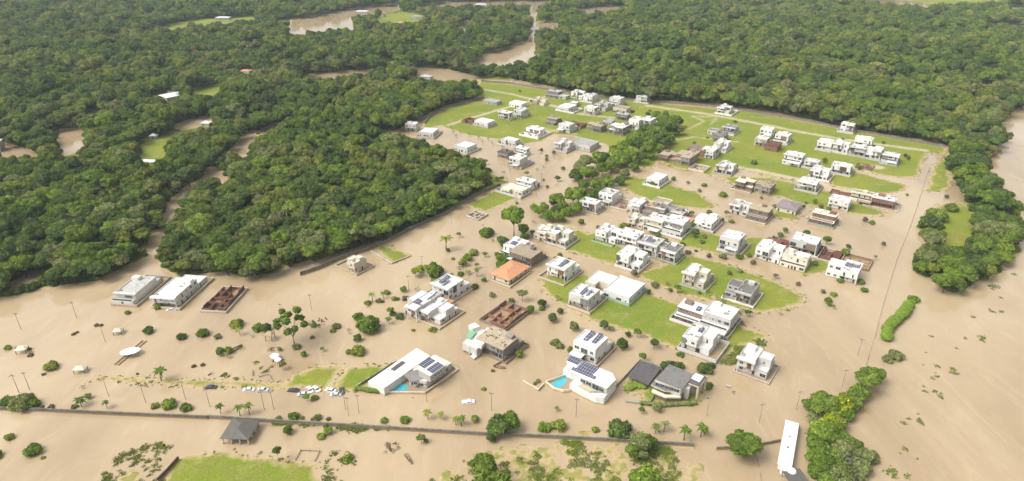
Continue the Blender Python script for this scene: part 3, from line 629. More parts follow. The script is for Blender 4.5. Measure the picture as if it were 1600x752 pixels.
    # carport canopy
    if rnd.random()<.6 and not shell and not one and var in(1,4):
        x0,x1=(a,a+w*.55) if rnd.random()<.5 else (a+w*.4,b_); m=MB(); m.box(x0,x1,f-3.2,f-.05,g-.5,g-.25); m.build('carport_roof',M[rm],root)
        for x in (x0+.2,x1-.2): m=MB(); m.box(x-.12,x+.12,f-3.1,f-2.86,-.6,g-.5); m.build('pillar',M[wm],root)
    # terrace rail
    if var==1 and not one:
        m=MB(); m.box(a+.3,b_-.3,f+.05,f+.11,g+.1,g+1.0); m.build('balcony_rail',M['glass' if not shell else 'metal'],root)
    if tank and not one:
        m=MB(); q=rnd.uniform(1.1,1.8); x=rnd.uniform(top[0]+2,top[1]-2) if top[1]-top[0]>4.2 else (top[0]+top[1])/2; y=top[3]-q-.6; m.box(x-q,x+q,y-q,y+q*.6,top[5]-.02,top[5]+rnd.uniform(.9,1.5)); m.build('stair_tower' if shell else 'tank_house',M[wm],root)
        if not shell:
            m=MB(); x2,y2=top[0]+1.3,top[2]+2.2; m.box(x2-.5,x2+.5,y2-.4,y2+.4,top[5],top[5]+.5); m.build('air_unit',M['lgreyroof'],root)
    if shell and st!='N':
        m=MB()
        for _ in range(7): x,y=rnd.choice([a+.3,b_-.3,0]),rnd.uniform(f+.5,k-.5); m.box(x-.12,x+.12,y-.12,y+.12,top[5]-.1,top[5]+rnd.uniform(.5,1.4)) if inside(x,y,top[5]-.5,[top]) else None
        if m.v: m.build('column_stub',M['brick' if st=='G' else 'concrete'],root)
        m=MB()
        for _ in range(10): x,y=rnd.uniform(top[0]+.5,top[1]-.5),rnd.uniform(top[2]+.5,top[3]-.5); q=rnd.uniform(.2,.7); m.box(x-q,x+q,y-.12,y+.12,top[5]+.05,top[5]+.05+rnd.uniform(.1,.5))
        m.build('building_material',M['timber_red' if rnd.random()<.5 else 'brown'],root)
    for (sx,sy,nx_,ny_) in sol: solar(root,top[0]+(top[1]-top[0])*sx,top[2]+(top[3]-top[2])*sy,top[5]+.25,nx_,ny_)
    openings(root,bl,rnd,.85 if shell else .8,.35)
    fy=min((b for b in bl if b[4]==0),key=lambda b:b[2]); put(root,DOORM,'door',(fy[0]+fy[1])/2+rnd.uniform(-1,1),fy[2]-.01,.0,'f')
    finish(root,label,cat,grp); ANCH.append((px,py,label))
    if wall:
        lf,lr,lb,ll=lot
        garden_wall([(a-ll,f-lf),(b_+lr,f-lf),(b_+lr,k+lb),(a-ll,k+lb)],wallh,M[wall],'garden wall around the '+label,loc=(X,Y,zb),rz=yaw)
        if hz>.12: m=MB(); m.box(a-ll+.12,b_+lr-.12,f-lf+.12,k+lb-.12,-.5,.06); o=m.build('yard_paving',M['sandpave'],None,(X,Y,zb),yaw); tag(o,kind='structure')
    return root
S3=[(.35,.3,3,3)]
# ---- top of the estate, far rows (left to right)
H(650,207,9,9,'W','white cube house at the forest edge',0,yaw=R(-15),sol=[])
H(677,216,12,12,'W','flat white house with walled forecourt in water',1,h=4,wall='pale',yaw=R(-15))
H(730,241,12,11,'W','flat white house alone among the drowned palms',1,h=4.5,wall='pale')
H(697,250,12,8,'W','low white roof peeping over the forest block',1,h=3.6)
H(738,196,12,11,'F','red brick foundation left of the palm row',h=2.6)
H(762,201,14,10,'W','flat white house beside the red brick foundation',1,h=4,wall='pale',lot=(1,1,1,1))
H(795,190,11,9,'W','white house with shaded porch on upper lawn',0)
H(814,187,10,12,'W','white house third along the upper left row',3)
H(815,171,14,9,'W','low white roof at head of upper left row',1,h=4)
H(776,166,16,8,'P','pale slab building beside the curved forest track',1,h=3)
H(840,216,13,12,'W','white house with swept roof on lawn point',1,h=5,wall='white',lot=(4,3,3,2))
H(803,231,12,8,'W','white roof complex above the flooded street mouth',2,h=4.4,wall='white',lot=(2,2,2,2))
H(793,250,9,10,'G','dark unfinished shell beside the two white houses',4,h=4.6,roof='darkroof')
H(819,246,9,8,'W','small white house behind the stilted white one',1,h=5)
H(812,264,9,13,'W','white house on a raised wall in open water',4,wall='pale',lot=(1,2,2,1))
H(869,155,12,12,'G','grey unfinished house nearest the far forest',1,h=5.5,roof='lgreyroof')
H(884,157,10,7,'P','pale rubble strewn plot beside grey unfinished house',1,h=2.8)
H(908,157,11,10,'W','cream white house first in the far back row',2)
H(925,162,11,10,'W','white house second in the far back row',3,wall='white',lot=(2,1,1,1))
H(848,167,14,11,'C','cream low house with brown sides on upper lawn',2,h=4.6,roof='tanroof')
H(888,177,12,14,'W','long white bungalow with walled side court',1,h=3.8,wall='white',lot=(1,6,1,1))
H(928,182,10,11,'W','white house standing alone mid upper lawn',0)
H(944,176,10,14,'P','greyish house with pale columns in the back row',2,h=6)
H(966,169,11,13,'W','tall white house closing the far back row',1,h=7)
H(978,179,13,9,'C','cream low building with brown yard wall',1,h=4,roof='tanroof',wall='brown',lot=(1,3,1,1))
H(1010,163,11,12,'W','white house standing alone below the forest wall',3,yaw=R(-25),wall='white',lot=(1,2,2,1))
H(979,190,11,10,'G','grey unfinished house beside brown yard',0,h=5,roof='lgreyroof')
H(997,205,9,15,'W','left half of the large white twin houses',4,h=8)
H(1015,205,8,15,'W','right twin white house with dark glass front',0,h=8)
H(866,197,9,12,'G','small grey shell at left of brick row',1,h=4.6)
H(889,210,10,12,'W','plain white cube in front of brick foundation',4,h=6.5,tank=False)
H(907,203,15,10,'F','brown brick foundation behind the white cube',h=3)
H(938,209,14,10,'G','beige unfinished house on the lawn strip',3,h=5.4)
H(972,214,13,14,'G','grey shell with white roof by the park trees',3,h=6.5,roof='roofwhite')
H(884,240,10,13,'W','white house at left of the flooded pair',2,wall='pale',lot=(1,1,2,1))
H(921,238,17,14,'P','long low pale house right of flooded pair',1,h=4.2,roof='lgreyroof',wall='pale',lot=(1,1,1,1))
H(1137,181,10,14,'W','white house with long side wall below forest',2,h=5.5,wall='white',lot=(2,4,2,1))
H(1145,213,10,13,'P','pale house with broad grey roof',1,h=5,roof='greyroof',wall='white',lot=(1,1,1,1))
H(1129,224,9,11,'G','dark grey shell in front of grey roofed house',3,h=4.6,roof='greyroof')
H(1204,218,9,9,'W','narrow white tower house at top of cluster',4,h=7)
H(1228,228,10,14,'W','white house at right of brick cluster',1,h=6,wall='pale',lot=(1,1,1,1))
H(1196,232,9,12,'C','cream house with brick base left of cluster',0,h=6)
H(1213,239,9,12,'B','red brick shell in front of white cluster',1,h=4.4,roof='timber_red')
H(1132,240,9,15,'W','upper white house on the long wall',2,h=6,wall='white',lot=(1,1,1,1))
H(1113,251,10,13,'W','lower white house beside the brown shell',3,h=6)
H(1054,257,12,12,'N','brown shell at left of the big building site',2,h=5)
H(1100,247,13,12,'B','brown roofed shell at back of building site',1,h=4.4,roof='brown')
H(1076,262,12,18,'G','big grey shell in middle of building site',3,h=6.4)
H(1098,270,9,10,'F','cream walled plot at corner of building site',h=1.2,roof='cream',wall='cream')
H(1141,275,10,12,'W','white stepped house with green fence above street',2,h=5.6,wall='greenwall',lot=(2,1,1,1),wallh=1.0)
H(1029,293,9,13,'W','white bungalow behind a hedge on the island lawn',1,h=4.2,wall='white',lot=(3,2,1,1))
H(1331,210,10,12,'W','white pillared house alone beneath the forest bank',3,h=6.5,wall='white',lot=(2,1,1,1))
for i,(x,y,v,nm) in enumerate([(1297,238,4,'first (leftmost)'),(1322,242,2,'second'),(1349,247,0,'third'),(1373,252,3,'fourth'),(1400,260,1,'last (rightmost)')]):
    H(x,y,10,12,'W',nm+' white house of the row of five',v,h=6.4 if i<4 else 5.5,wall='pale',lot=(2.2,.7,.6,.5),roof='ribbed' if i in(2,4) else None)
H(1360,233,12,10,'W','white house behind the row of five',0,h=6.4)
H(1249,262,12,13,'W','large white house left of small white one',1,h=6.4)
H(1276,267,9,9,'W','small white house right of the large one',0,h=5.4,wall='pale',lot=(1,1,1,1))
H(1290,285,11,13,'W','white house in walled yard above street junction',2,h=6,wall='white',lot=(1,2,1,1))
H(1273,302,11,12,'W','white house with hedged front beside street junction',0,h=5.6,wall='pale',lot=(3,2,1,1))
H(1326,277,12,11,'W','white square house on the middle lawn corner',0,h=6.4,wall='pale',lot=(1,1,1,1))
H(1362,268,11,11,'F','brown earth foundation in front of white row',h=.7,roof='brown')
H(1172,301,10,11,'N','brown house with two cream roofs',2,h=5.6,roof='cream',wall='white',lot=(2,.4,0,2),wallh=.8)
H(1201,307,10,12,'G','grey shell right of the brown cream roofed house',3,h=5.6)
H(1165,341,10,11,'W','white and grey house left of brown shell',2,h=6.2,roof='lgreyroof')
H(1195,350,11,14,'N','brown shell with tan roof beside street',1,h=6,roof='tanroof',wall='pale',lot=(2,.5,1,.5),wallh=1.1)
H(1323,332,11,12,'W','white roofed house behind the red patched one',4,h=6)
H(1300,357,12,11,'B','red patched house with cream roof in water',1,h=5.6,roof='cream',wall='greenwall',lot=(1.5,1,1,1),wallh=1)
H(1360,321,12,10,'C','cream house with roof beams and low front',1,h=5,roof='tanroof')
H(1394,329,12,12,'B','brick walled house with plain white roof',0,h=5.6,roof='roofwhite',wall='white',lot=(2,3,0,4),wallh=.8)
H(1330,311,13,7,'F','low brick foundation behind white roofed house',h=1.4)
# right cluster
H(1215,416,12,13,'W','white house with dark front windows, cluster left',2,h=7)
H(1256,427,12,11,'C','cream white house in front of grey fronted house',1,h=6)
H(1272,404,13,14,'W','tall white house with grey glass front',0,h=7.5,wall='white',lot=(.5,1.5,0,.5))
H(1236,393,12,9,'F','red brick foundation behind the clustered houses',h=2.6)
H(1308,413,13,13,'F','red brick walls right of the tall white house',h=2.4,wall='pale')
H(1353,423,15,11,'F','cream slab plot with red end wall',h=.6,roof='brown',wall='brick')
H(1336,447,14,12,'W','white house with solar roof at flood edge',3,h=6.6,sol=[(.3,.5,3,2),(.72,.6,3,2)])
# centre
H(852,382,9,11,'C','cream twin house with recessed porch',3,h=6.2,roof='roofwhite')
H(880,389,11,13,'C','right twin house with panels and stone front',2,h=6.6,roof='roofwhite',sol=[(.4,.6,2,2)],wall='pale',lot=(.5,2,.5,.3))
H(803,409,9,16,'W','white house touching the tan roofed shell',1,h=5.6,sol=[(.4,.4,3,2)])
H(829,420,13,14,'N','brown shell with flat tan slab roof',4,h=6,roof='tanroof',wall='concrete',lot=(.6,.6,.6,.3),wallh=.9)
H(882,443,10,14,'W','white house with diagonal solar strip on lawn',0,h=7,sol=[(.6,.5,2,4)],wall='cream',lot=(3.2,1.6,.6,3),wallh=1.1,tank=False)
H(958,385,11,12,'W','white house at left end of central row',2,h=6,roof='roofwhite',wall='greenwall',lot=(2,.5,1,1),wallh=1)
H(993,391,11,13,'W','white house second in the central row',0,h=6.6,wall='greenwall',lot=(2,.5,.5,.5),wallh=1)
H(1024,404,10,14,'W','white solar roofed house third in central row',0,h=6.6,sol=[(.45,.55,4,3)],roof='lgreyroof')
H(996,427,12,13,'W','white split level house in front of central row',2,h=7,wall='white',lot=(1,1,1,0))
H(1053,413,13,11,'W','white house with open grey deck ending row',3,h=6,roof='greyroof',wall='greenwall',lot=(1,1.5,.5,1),wallh=1.1)
H(1030,367,10,14,'C','cream house with broad canopy behind central row',1,h=6.2,roof='roofwhite')
H(1062,374,11,14,'W','large white house with high blank side wall',1,h=7.5,wall='white',lot=(1,1.5,.5,.5))
H(1001,361,9,10,'C','small cream house behind the solar roofed one',2,h=5.4)
H(1110,364,11,14,'W','white house with grey roof box behind columnar tree',3,h=5,wall='white',lot=(.5,1.5,.5,.5))
H(1151,400,10,14,'W','tall white house with dark windows on lawn',4,h=8,wall='white',lot=(.6,2,.6,.6),wallh=1.5)
H(930,335,11,10,'W','white house with grey roof patch by park',0,h=6,wall='greenwall',lot=(.5,1.5,.5,.5),wallh=1)
H(955,322,9,13,'W','white house with tall side behind park trees',4,h=6.4,roof='lgreyroof')
H(978,330,9,13,'F','earth courtyard with white walls beside park',h=.5,roof='white',wall='white')
H(998,336,9,12,'W','white house right of the earth courtyard',3,h=5.6)
H(1024,341,9,12,'G','tan roofed shell right of courtyard house',1,h=4.6,roof='tanroof')
H(1047,343,9,12,'P','pale house with flat grey roof in back row',2,h=5,roof='greyroof')
H(1065,347,7,11,'G','narrow grey shell ending the back row',0,h=4.6,roof='lgreyroof')
H(1014,327,10,9,'F','low pale walled court behind tan roofed shell',h=1.2,roof='pale',wall='cream')
H(1042,329,10,8,'C','small cream annex behind pale grey roofed house',1,h=3.6,roof='tanroof')
H(1018,354,8,7,'G','small grey shell before the courtyard houses',1,h=3.6,roof='greyroof')
H(1075,358,6,8,'N','narrow brown shed beside large blank walled house',1,h=3.4,roof='tile')
H(1120,213,8,7,'P','small pale pavilion beside park paths',1,h=3.2,roof='greyroof')
H(985,203,7,8,'G','small grey shell left of white twin houses',1,h=4,roof='brown')
H(955,198,8,7,'P','pale shed behind grey shell with white roof',1,h=3.4,roof='lgreyroof')
H(900,168,8,7,'P','small pale shed beside long white bungalow',1,h=3,roof='roofwhite')
H(1216,391,7,6,'N','brown shed left of red brick foundation',1,h=3.2,roof='timber_red')
H(826,301,11,10,'W','white roofed house at the lone forest corner',1,h=5.4,roof='roofwhite')
H(812,311,15,10,'C','cream cluttered bungalow by the green lawn strip',0,h=3.6,roof='cream',wall='white',lot=(.5,1,.5,4))
H(946,461,11,12,'C','yellowish low house beside the white flat roof',2,h=3.8,roof='roofwhite',wall='pale',lot=(1,.8,3,1))
H(918,490,10,15,'W','white house with twin solar strips on shore',0,h=6.6,sol=[(.5,.45,2,3),(.75,.5,1,3)],wall='cream',lot=(.8,1.5,.5,.5),wallh=1.2)
H(982,478,13,16,'W','wide flat white roof above green garden wall',1,h=3.8,roof='ribbed',wall='greenwall',lot=(1,.8,.6,.6),tank=False)
H(1096,456,10,12,'C','cream house with balcony on its own lawn',2,h=7,wall='greenwall',lot=(.6,2,.6,.6),wallh=.9)
H(1170,480,12,13,'P','grey house with white roof box and pergola',3,h=5.6,roof='greyroof',wall='white',lot=(.6,2,.6,.6),wallh=1.1)
H(1091,514,11,12,'N','brown sided house with white solar roof',1,h=5.6,roof='roofwhite',sol=[(.75,.35,2,2)],wall='white',lot=(1.5,.8,1,1.5))
H(1134,529,12,16,'W','large white house with pool at its left',1,h=7,wall='pale',lot=(1,1,.5,1))
H(1104,562,11,13,'W','white house with one blue painted wall',2,h=6.4,sol=[(.75,.7,2,2)],wall='pale',lot=(1,4,1,1))
H(1194,598,11,12,'W','white house standing alone deep in water',2,h=7,wall='pale',lot=(.5,1.8,1,.6),wallh=.8)
H(702,474,10,15,'W','white house with three slim solar strips',0,h=7.2,sol=[(.25,.7,2,2),(.3,.35,2,2),(.55,.3,1,3)],wall='cream',lot=(1,1.2,.5,4),wallh=1.2,tank=False)
H(652,505,10,16,'W','white house with brick porch left of twin block',3,h=6.8,sol=[(.3,.3,3,2),(.7,.75,1,4)],tank=False)
H(684,512,11,14,'W','square white house right half of twin block',2,h=5.4,wall='cream',lot=(1,2,2,0),wallh=1)
H(789,516,12,17,'F','reddish roofless brick walls in open water',h=2.2,wall='concrete')
H(929,572,10,13,'W','white block with two solar strips behind pool house',4,h=7.6,sol=[(.35,.6,2,4),(.7,.65,2,4)],wall='cream',lot=(.6,1.4,2,.5),wallh=1.2,tank=False)
H(209,479,10,21,'W','white house with grey flat roof, leftmost of all',1,h=4.6,roof='lgreyroof',yaw=R(-7),wall='cream',lot=(.5,2,5,.5),wallh=1.3)
H(277,483,11,25,'W','long white house with carport near forest',0,h=5.4,yaw=R(-8),wall='cream',lot=(1,2,2,.6),wallh=1.3)
H(352,488,10,19,'F','dark red brick shell beside long white house',h=2.6,roof='brick',yaw=R(-6),wall='white')
H(555,429,8,8,'C','cream roofless house at the forest wall',3,h=5.6,roof='cream',wall='cream',lot=(.5,2,3,6),wallh=1)
H(748,345,9,9,'F','pale walled plot beside the forest wall',h=1.2,roof='white')
# ---- individually shaped houses
def site(px,py,yaw,w=0,d=0):
    X,Y=un(px,py); return X,Y
def T(root_xy,yaw,x,y): c,s=math.cos(yaw),math.sin(yaw); return root_xy[0]+x*c-y*s, root_xy[1]+x*s+y*c
def pgon(pts,o): return [(x-o[0],y-o[1]) for x,y in (un(*p) for p in pts)]
# big white L house with blue pool
o=un(640,590); r=empty('house',(o[0],o[1],0)); A=lambda *p,z=0:[(q[0]-o[0],q[1]-o[1]) for q in (un(x,y,z) for x,y in p)]
m=MB(); m.prism(A((575,596),(600,607),(672,556),(651,544),z=3.6),-.6,3.6); m.build('wall',M['white'],r)
m=MB(); m.prism(A((577,596),(600,605),(669,556),(651,546),z=3.62),3.60,3.75); m.build('roof',M['roofwhite'],r)
m=MB(); m.prism(A((578,597),(600,606.5),(614,597),(592,587.5),z=3.9),3.4,3.95); m.build('eave',M['white'],r)
m=MB(); m.prism(A((610,577),(616,580),(634,567),(628,564),z=3.8),3.7,3.85); m.build('skylight',M['darkroof'],r)
m=MB(); m.prism(A((640,603),(667,608),(706,578),(680,565),(650,581)),-.6,3.4); m.build('ground_floor_wall',M['pale'],r)
m=MB(); m.prism(A((628,583),(642,598),(668,590),(660,576),z=3.5),3.35,3.5); m.build('terrace',M['greyroof'],r)
m=MB(); m.prism(A((654,577),(672,586),(695,570),(677,559),z=6.8),3.4,6.6); m.build('upper_wall',M['pale'],r)
m=MB(); m.prism(A((652,577),(672,588),(697,570),(677,557),z=6.8),6.6,6.85); m.build('upper_roof',M['roofwhite'],r)
for i,(cx,cy) in enumerate([(667,569),(680,576.5)]):
    p=un(cx,cy-2,7); so_=solar(r,p[0]-o[0],p[1]-o[1],6.75,6,2,5,rz=R(52))
for (cx,cy,k_) in [(650,601,(1.4,1.2)),(658,603,(2.2,1.5)),(645,600,(1.0,2.1))]:
    p=un(cx,cy+3,0); link('window',WM[k_],r,(p[0]-o[0],p[1]-o[1]-.35,1.7),R(-8))
for t_ in (.2,.4,.6,.8):
    a_=Vector(un(667,608));b_=Vector(un(706,578)); q=a_.lerp(b_,t_); dd=(b_-a_).normalized(); link('window',WM[(1.4,1.2)],r,(q.x-o[0]+dd.y*.01,q.y-o[1]-dd.x*.01,1.8),math.atan2(dd.y,dd.x))
a_=Vector(un(672,586,6.8));b_=Vector(un(695,570,6.8)); dd=(b_-a_).normalized()
for t_ in (.35,.55,.75): q=a_.lerp(b_,t_); link('window',WM[(.9,.7)],r,(q.x-o[0]+dd.y*.01,q.y-o[1]-dd.x*.01,5),math.atan2(dd.y,dd.x))
finish(r,'big white and grey house with blue corner pool'); ANCH.append((640,590,'big white and grey house with blue corner pool'))
def wallpix(pts,hgt,mat,label,closed=False,t=.25,name='garden_wall',cat='garden wall',zb=-.6,group=None):
    o=un(*pts[0]); return garden_wall([(x-o[0],y-o[1]) for x,y in (un(*p) for p in pts)],hgt,M[mat],label,t,closed,(o[0],o[1],0),0,cat,name,zb,group)
wallpix([(557,606),(600,615),(664,616),(716,580),(700,572)],1.1,'cream','cream kerb wall round the house with blue corner pool')
wallpix([(557,606),(618,567)],1.2,'cream','cream side wall beside the lawn and long white roof')
m=MB(); o2=un(632,606); B=lambda *p,z=0:[(q[0]-o2[0],q[1]-o2[1]) for q in (un(x,y,z) for x,y in p)]
def pool(pts,deckpts,c,label):
    global o2; o2=un(*c); r=empty('swimming_pool',(o2[0],o2[1],0)); m=MB(); m.prism(B(*deckpts),-.5,.25); m.build('deck',M['lgreyroof'],r); m=MB(); m.prism(B(*pts),.2,.30); m.build('water_surface',M['pool'],r); tag(r,label,'swimming pool')
pool([(611,612),(630,613.5),(640,604),(624,600)],[(601,613.5),(660,614.5),(672,608),(620,595)],(632,606),'blue rectangular pool at corner of big white grey house')
# pool house with three solar arrays
o=un(905,600); r=empty('house',(o[0],o[1],0))
m=MB(); m.prism(A((880,577),(902,588),(890,600),(931,620),(944,622),(963,600),(955,586),(893,563),z=3.2),-.6,3.2); m.build('ground_floor_wall',M['white'],r)
m=MB(); m.prism(A((887,562),(890,577),(915,590),(948,605),(960,593),(955,584),(893,559),z=6.4),3.2,6.2); m.build('upper_wall',M['white'],r)
m=MB(); m.prism(A((885,561),(888,579),(914,592),(948,607),(962,593),(957,583),(893,556),z=6.6),6.2,6.5,0,1); m.build('roof',[M['white'],M['roofwhite']],r)
m=MB(); m.prism(A((905,603),(920,612),(944,613),(946,604),(915,592),z=3.4),3.2,3.45); m.build('balcony_floor',M['cream'],r)
m=MB(); 
for p_,q_ in (((903,603),(921,613)),((921,613),(946,613))):
    a_,b_=[un(*k,3.6) for k in (p_,q_)]; m.bar((a_[0]-o[0],a_[1]-o[1]),(b_[0]-o[0],b_[1]-o[1]),.12,3.3,4.2)
m.build('balcony_rail',M['cream'],r)
for (cx,cy,nx_,ny_) in [(897,563,5,2),(918,575,7,3),(912,583,10,1)]:
    p=un(cx,cy,6.7); solar(r,p[0]-o[0],p[1]-o[1],6.45,nx_,ny_,4,rz=R(-36))
for (cx,cy,z_,k_) in [(912,592,5,(2.2,1.5)),(921,597,5,(2.2,1.5)),(932,601,4.9,(3.0,2.2)),(940,604,4.9,(2.2,1.5))]:
    a_=Vector(un(888,579,6.6)); b_=Vector(un(948,607,6.6)); t_=(cx-888)/60; q=a_.lerp(b_,t_); dd=(b_-a_).normalized(); link('window',WM[k_],r,(q.x-o[0]+dd.y*.15,q.y-o[1]-dd.x*.15,z_),math.atan2(dd.y,dd.x))
finish(r,'white house with three solar arrays and teal pool'); ANCH.append((905,600,'white house with three solar arrays and teal pool'))
wallpix([(888,588),(853,600),(866,610),(880,614),(897,612),(906,603)],1.4,'cream','cream faceted wall enclosing the teal pool')
wallpix([(818,598),(841,611),(850,602)],1.0,'cream','broken cream wall stub left of the teal pool')
wallpix([(945,625),(1000,565)],1.2,'concrete','thin wall between solar pool house and dark roof')
pool([(862,602),(870,607),(882,603),(889,586),(880,583)],[(856,600),(868,609),(893,610),(903,595),(886,578)],(876,598),'teal pool in front of white house with solar arrays')
# angular grey roofed house
o=un(1065,610); r=empty('house',(o[0],o[1],0))
m=MB(); m.prism(A((1024,612),(1042,619),(1064,620),(1080,600),(1040,592),z=3),-.6,3); m.build('ground_floor_wall',M['brown'],r)
m=MB(); m.prism(A((1024,595),(1064,608),(1080,590),(1048,573),z=6.6),3.2,6.4); m.build('upper_wall',M['pale'],r)
m=MB(); m.prism(A((1023,593),(1064,609),(1085,585),(1046,569),z=6.8),6.4,6.75,0,1); m.build('roof',[M['cream'],M['greyroof']],r)
m=MB(); m.prism(A((1017,601),(1038,611),(1064,611),(1066,606),(1026,590),z=4.6),4.2,4.6,0,1); m.build('canopy',[M['cream'],M['greyroof']],r)
m=MB(); m.prism(A((1018,612),(1040,621),(1064,621),(1064,617),(1040,617),(1020,608),z=3.1),2.6,3.15); m.build('balcony_edge',M['cream'],r)
m=MB(); m.prism(A((1076,598),(1092,604),(1105,588),(1086,581),z=6.8),6.2,6.6,0,1); m.build('carport_roof',[M['cream'],M['darkroof']],r)
m=MB(); m.prism(A((1080,590),(1093,596),(1100,587),(1087,582),z=7),6.6,6.75); m.build('roof_hatch',M['roofwhite'],r)
m=MB(); m.prism(A((1066,606),(1077,609),(1080,601),(1070,598),z=5),-.6,5.2); m.build('entrance_tower',M['white'],r)
for pp in ((1091,604),(1104,588),(1079,596)):
    p=un(*pp,6.4); m=MB(); m.box(p[0]-o[0]-.3,p[0]-o[0]+.3,p[1]-o[1]-.3,p[1]-o[1]+.3,-.6,6.3); m.build('pillar',M['cream'],r)
for t_ in (.12,.3,.48,.66,.84):
    a_=Vector(un(1024,595,6.6)); b_=Vector(un(1064,608,6.6)); q=a_.lerp(b_,t_); dd=(b_-a_).normalized(); link('window',WM[(2.2,1.5)],r,(q.x-o[0]+dd.y*.02,q.y-o[1]-dd.x*.02,5.3),math.atan2(dd.y,dd.x))
finish(r,'angular beige house with tilted grey roof and tall carport'); ANCH.append((1065,612,'angular beige house with grey roof'))
# dark gravel roof building
o=un(1007,585); r=empty('shed',(o[0],o[1],0))
m=MB(); m.prism(A((984,590),(1014,603),(1032,580),(1004,568)),-.6,2.2); m.build('wall',M['concrete'],r)
m=MB(); m.prism(A((980,588),(1013,602),(1034,574),(1001,563),z=2.4),2.2,2.45); m.build('roof',M['darkroof'],r)
tag(r,'low building with dark grey gravel roof beside angular house','shed'); ANCH.append((1007,585,'dark grey gravel roof'))
wallpix([(978,629),(1001,632)],.9,'greenwall','short pale green wall left of the clipped hedge')
wallpix([(1015,632),(1036,600)],1.2,'concrete','dark side wall between gravel roof and angular house')
# green and white + tan roof house
o=un(765,550); r=empty('house',(o[0],o[1],0))
m=MB(); m.prism(A((722,535),(745,545),(770,520),(748,511),z=4.5),1.0,4.2); m.build('wall',M['white'],r)
m=MB(); m.prism(A((728,525),(736,528),(744,518),(735,513),z=5.2),4.2,4.9); m.build('green_roof',M['green'],r)
m=MB(); m.prism(A((738,533),(752,540),(776,518),(762,511),z=6),4.2,5.8,0,1); m.build('white_roof_block',[M['white'],M['roofwhite']],r)
m=MB(); m.prism(A((732,508),(738,514),(750,510),(742,504),z=6),4,6); m.build('tank_house',M['white'],r)
for pp in ((724,536),(733,541),(744,546),(752,540)):
    p=un(*pp,4.2); m=MB(); m.box(p[0]-o[0]-.2,p[0]-o[0]+.2,p[1]-o[1]-.2,p[1]-o[1]+.2,-.6,4.2); m.build('pillar',M['white'],r)
m=MB(); m.prism(A((735,556),(741,560),(751,552),(745,548),z=1),-.5,.9); m.build('gate_block',M['white'],r)
finish(r,'white house with bright green roof patch'); ANCH.append((740,540,'white house with bright green roof patch'))
H(786,566,13,14,'G','grey shell with tan terrace beside green roofed house',4,h=6.2,wall='concrete',lot=(.6,2,1,.3),wallh=.9)
wallpix([(771,574),(802,556),(826,543)],.9,'concrete','thin wall from boat to green roofed house plot')
# orange hipped bungalow
def hip(px,py,w,d,yaw,hw,hr,wallm,roofm,label,cat='house',name='house',pill=False,ridge=.5,over=.6,wl=None,half=False):
    X,Y=un(px,py); c,s=math.cos(yaw),math.sin(yaw); X+=-w/2*c-d/2*s; Y+=-w/2*s+d/2*c
    r=empty(name,(X,Y,0),yaw); m=MB()
    if pill:
        n=4
        for i in range(n):
            for y in (-d/2,d/2): x=-w/2+w*i/(n-1); m2=MB(); m2.box(x-.18,x+.18,y-.18,y+.18,-.6,hw); m2.build('pillar',M[wallm],r)
        for y in (-d/6,d/6):
            for x in (-w/2,w/2): m2=MB(); m2.box(x-.18,x+.18,y-.18,y+.18,-.6,hw); m2.build('pillar',M[wallm],r)
        m.box(-w/2+.3,w/2-.3,d*.15,d/2-.3,-.6,hw)
    else: m.box(-w/2,w/2,-d/2,d/2,-.6,hw)
    m.build('wall',M[wallm],r)
    a,b_,f,k=-w/2-over,w/2+over,-d/2-over,d/2+over; q=min(b_-a,k-f)/2
    m=MB(); V_=[(a,f,hw),(b_,f,hw),(b_,k,hw),(a,k,hw),(a,f,hw+.15),(b_,f,hw+.15),(b_,k,hw+.15),(a,k,hw+.15)]
    if k-f>=b_-a: rg=[(0,f+q*ridge*2,hw+hr),(0,k-q*ridge*2,hw+hr)]; Fs=[(4,5,8),(5,6,9,8),(6,7,9),(7,4,8,9)]
    else: rg=[(a+q*ridge*2,0,hw+hr),(b_-q*ridge*2,0,hw+hr)]; Fs=[(4,5,9,8),(5,6,9),(6,7,8,9),(7,4,8)]
    m.add(V_+rg,[(3,2,1,0),(0,1,5,4),(1,2,6,5),(2,3,7,6),(3,0,4,7)]+Fs); m.build('roof',M[roofm],r)
    if not pill: openings(r,[(-w/2,w/2,-d/2,d/2,0,hw)],random.Random(3),.9,.4)
    tag(r,label,cat,None if cat!='house' else 'houses of the flooded estate'); ANCH.append((px,py,label)); return r
hip(795,446,10,16,YAW,3.0,1.9,'cream','tile','orange tiled bungalow in open water',over=.9)
wallpix([(768,440),(797,451),(828,428)],1.0,'cream','cream wall along the orange tiled bungalow')
hip(1242,337,11,12,YAW,3.2,1.7,'cream','purpletile','purple grey tiled house with yellow walls',over=.6)
hip(389,695,8.6,8.6,R(-3),2.6,1.6,'cream','greytile','grey tiled open barn with white posts','barn','open_barn',pill=True,ridge=.35)
